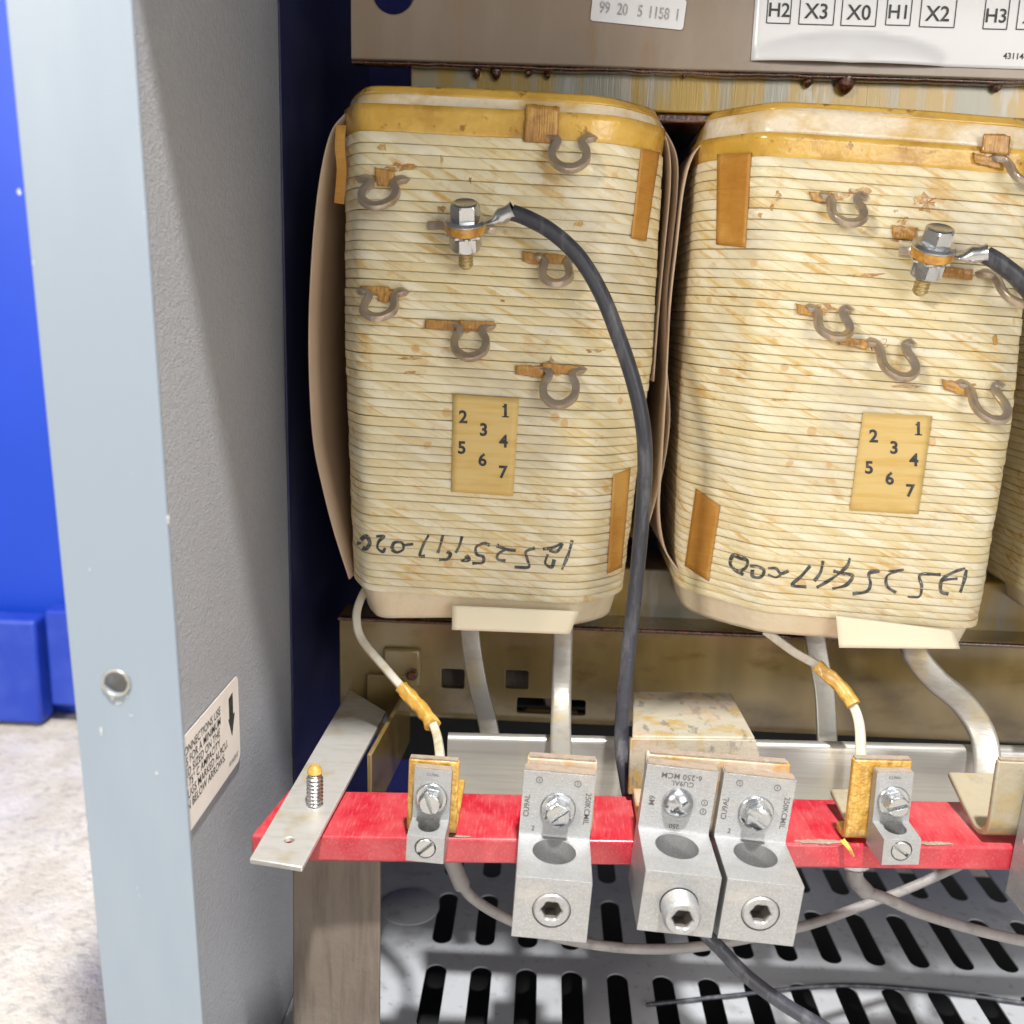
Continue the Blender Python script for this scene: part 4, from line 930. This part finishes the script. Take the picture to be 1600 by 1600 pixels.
# ------------------------------------------------------------------ cables and leads
def ring_lug(parent, o, ax, toward, rI=.0087, ln=.024, barrel=.0042, start=None):
    ax = V(ax).normalized(); tw = (V(toward)-V(o)); tw = (tw - ax*tw.dot(ax)).normalized(); sd = ax.cross(tw)
    mb = MB(); mb.lathe([(rI, -.0002), (rI, .0010)], V(o), ax, 28)
    pts = [V(o)+tw*(rI*.75), V(o)+tw*(rI+.003), V(o)+tw*(rI+.0055)]
    rows = []
    for i, (d_, w_, h_) in enumerate(((rI*.7, .0044, .0006), (rI+.0018, .0034, .0007), (rI+.0040, .0030, .0014), (rI+.0065, barrel*.92, barrel*.86), (rI+.0080, barrel, barrel), (rI+.0105, barrel*.9, barrel*.86), (rI+.0135, barrel*1.08, barrel*1.06))):
        bs = rI+.003; t3 = (V(toward)-V(o)-tw*bs).normalized(); pc = V(o)+tw*min(d_, bs)+t3*max(0, d_-bs); a3 = sd.cross(t3)*-1
        if a3.dot(ax) < 0: a3 = -a3
        rows.append([pc + ax*(.0006) + sd*(w_*cos(t)) + a3*(h_*sin(t)) for t in (2*pi*j/16 for j in range(16))])
    mb.grid(rows, True); return mb.build('ring_terminal', 'zinc', parent, ang=40)
cb = empty('black_cable', ba, 'long black rubber cable curving from the left coil bolt down behind the red bar', 'cable', 'black cables')
pth = crom([P(800, 332, .421), P(822, 340, .421), P(862, 362, .420), (P(905, 402, .419)), P(940, 460, .418), P(966, 525, .417), P(988, 590, .416), P(1003, 655, .416), P(1008, 720, .417), P(1004, 800, .419), P(995, 900, .421), P(985, 990, .421), P(976, 1080, .418), P(971, 1160, .414), P(978, 1215, .408), P(985, 1250, .404)], 8)
rr_ = .0034
MB().tube(pth, rr_, 18).build('cable_jacket', 'rubber', cb)
ring_lug(cb, ba+axa*(-.0003), axa, P(800, 332, .421), barrel=.0036, rI=.0080)
cb2 = empty('black_cable', bb, 'short black rubber cable leaving the middle coil bolt towards the right edge', 'cable', 'black cables')
pth = crom([P(1540, 398, .418), P(1560, 410, .417), P(1592, 436, .416), P(1622, 475, .415), P(1652, 540, .415), P(1672, 660, .414), P(1678, 820, .416), P(1660, 980, .418), P(1632, 1120, .416), P(1615, 1215, .410)], 8)
MB().tube(pth, .0036, 18).build('cable_jacket', 'rubber', cb2)
ring_lug(cb2, bb+axb*(-.0003), (axb+V((.28, 0, 0))), P(1540, 398, .418), barrel=.0038, rI=.0080)
def lead(label, pts, w, t, m='lead', hint=(0, -1, 0), group='paper wrapped winding leads', band=None):
    root = empty('winding_lead', pts[-1], label, 'lead', group); p_ = crom(pts, 7)
    MB().sweep(p_, rrect(w, t, min(w, t)*.25), hint=hint).build('lead_wire', m, root)
    if band:
        q = crom(band, 6); mb = MB().sweep(q, rrect(w*1.5, t*1.9, t*.5), hint=hint)
        for v in mb.v: v += V((noise.noise(v*300), noise.noise(v*300+V((4, 0, 0))), noise.noise(v*300+V((0, 4, 0)))))*.0007
        mb.build('tape_wrap', 'wrap', root)
    return root
lead('thin amber taped lead from the left coil to the small lug nearest the strap',
     [P(580, 905, .47), P(562, 940, .456), P(557, 968, .450), P(566, 1000, .447), P(602, 1044, .440), P(640, 1088, .432), P(668, 1118, .424), P(682, 1146, .41), P(688, 1185, .385), P(690, 1215, .372)], .0040, .0032, 'lead', band=[P(627, 1073, .4345), P(650, 1098, .4290), P(668, 1120, .423), P(676, 1134, .417)])
lead('flat grey strap behind the lower paper slip of the left coil', [P(733, 960, .478), P(737, 1010, .476), P(747, 1070, .470), P(760, 1120, .462), P(768, 1160, .455)], .0098, .003, 'leadmetal')
lead('broad pale strap dropping straight to the lone large lug', [P(880, 960, .452), P(879, 1020, .450), P(877, 1090, .440), P(876, 1150, .420), P(877, 1200, .395), P(877, 1222, .38)], .0098, .0062, 'leadmetal')
lead('thin amber taped lead from the middle coil to the small lug right of the pair', [P(1195, 985, .452), P(1240, 1018, .448), P(1284, 1044, .442), P(1318, 1078, .434), P(1340, 1120, .424), P(1345, 1170, .408), P(1343, 1215, .392), P(1338, 1245, .384)], .0042, .0034, band=[P(1276, 1040, .4425), P(1300, 1060, .4375), P(1322, 1084, .432), P(1334, 1102, .428)])
lead('flat grey strap behind the thin lead of the middle coil', [P(1268, 960, .480), P(1277, 1020, .478), P(1288, 1080, .472), P(1292, 1150, .462), P(1292, 1180, .455)], .0100, .003, 'leadmetal')
lead('broad pale S shaped strap at the right, bending down behind the aluminium channel', [P(1420, 985, .455), P(1432, 1025, .455), P(1462, 1062, .452), P(1504, 1098, .447), P(1533, 1142, .440), P(1543, 1190, .430), P(1540, 1245, .415)], .0120, .0072, 'leadmetal')

# ground wires under the bar
def gwire(label, o, pts, r, m, ax=(0, 0, -1)):
    root = empty('ground_wire', o, label, 'wire', 'wires under the red bar')
    MB().tube(crom(pts, 8), r, 14).build('wire_jacket', m, root)
    return root
g1 = P(694, 1352, .372)
w1 = gwire('grey wire from under the small lug nearest the strap, looping behind the big lugs', g1, [P(718, 1378, .374), P(740, 1404, .380), P(785, 1432, .39), P(860, 1462, .40), P(960, 1480, .405), P(1060, 1482, .41), P(1160, 1468, .42), P(1260, 1446, .43), P(1340, 1418, .44), P(1420, 1388, .45), P(1500, 1352, .46)], .0024, 'cablegrey')
MB().lathe([(.0066, 0), (.0070, -.002), (.0058, -.0034), (.003, -.0042)], V((g1.x, g1.y, ZR-.0122)), (0, 0, 1), 20).build('bolt_nut', 'zinc', w1)
ex_ = P(722, 1384, .375); MB().tube([V((g1.x+.002, g1.y, ZR-.0150)), (V((g1.x+.002, g1.y, ZR-.015))+ex_)/2, ex_], .0036, 14).build('ring_terminal', 'cablegrey', w1)
g2 = P(1330, 1366, .378)
w2 = gwire('pale grey wire with a ring terminal under the second small lug, running to the right', g2, [P(1350, 1392, .378), P(1385, 1404, .38), P(1430, 1424, .384), P(1500, 1446, .39), P(1570, 1464, .395), P(1660, 1482, .40)], .0025, 'cablegrey')
MB().lathe([(.0068, 0), (.0072, -.0025), (.006, -.004), (.003, -.0048)], V((g2.x, g2.y, ZR-.0106)), (0, 0, 1), 20).build('bolt_nut', 'zinc', w2)
ex_ = P(1354, 1394, .378); MB().tube(crom([V((g2.x+.001, g2.y, ZR-.014)), V((g2.x+.002, g2.y, ZR-.021)), ex_], 5), .0036, 14).build('ring_terminal', 'cablegrey', w2)
gwire('thin dark cable slanting down from under the pair of lugs to the slotted plate', P(1110, 1470, .35), [P(1070, 1390, .362), P(1098, 1452, .352), P(1125, 1482, .347), P(1170, 1528, .344), P(1230, 1572, .341), P(1300, 1615, .338), P(1400, 1690, .335)], .0029, 'rubber')
gwire('thin dark wire lying on the slotted plate at the lower right', PZ(1300, 1550, ZF), [PZ(1010, 1570, ZF+.002), PZ(1140, 1556, ZF+.002), PZ(1300, 1540, ZF+.002), PZ(1450, 1548, ZF+.002), PZ(1620, 1570, ZF+.002)], .0012, 'rubber')
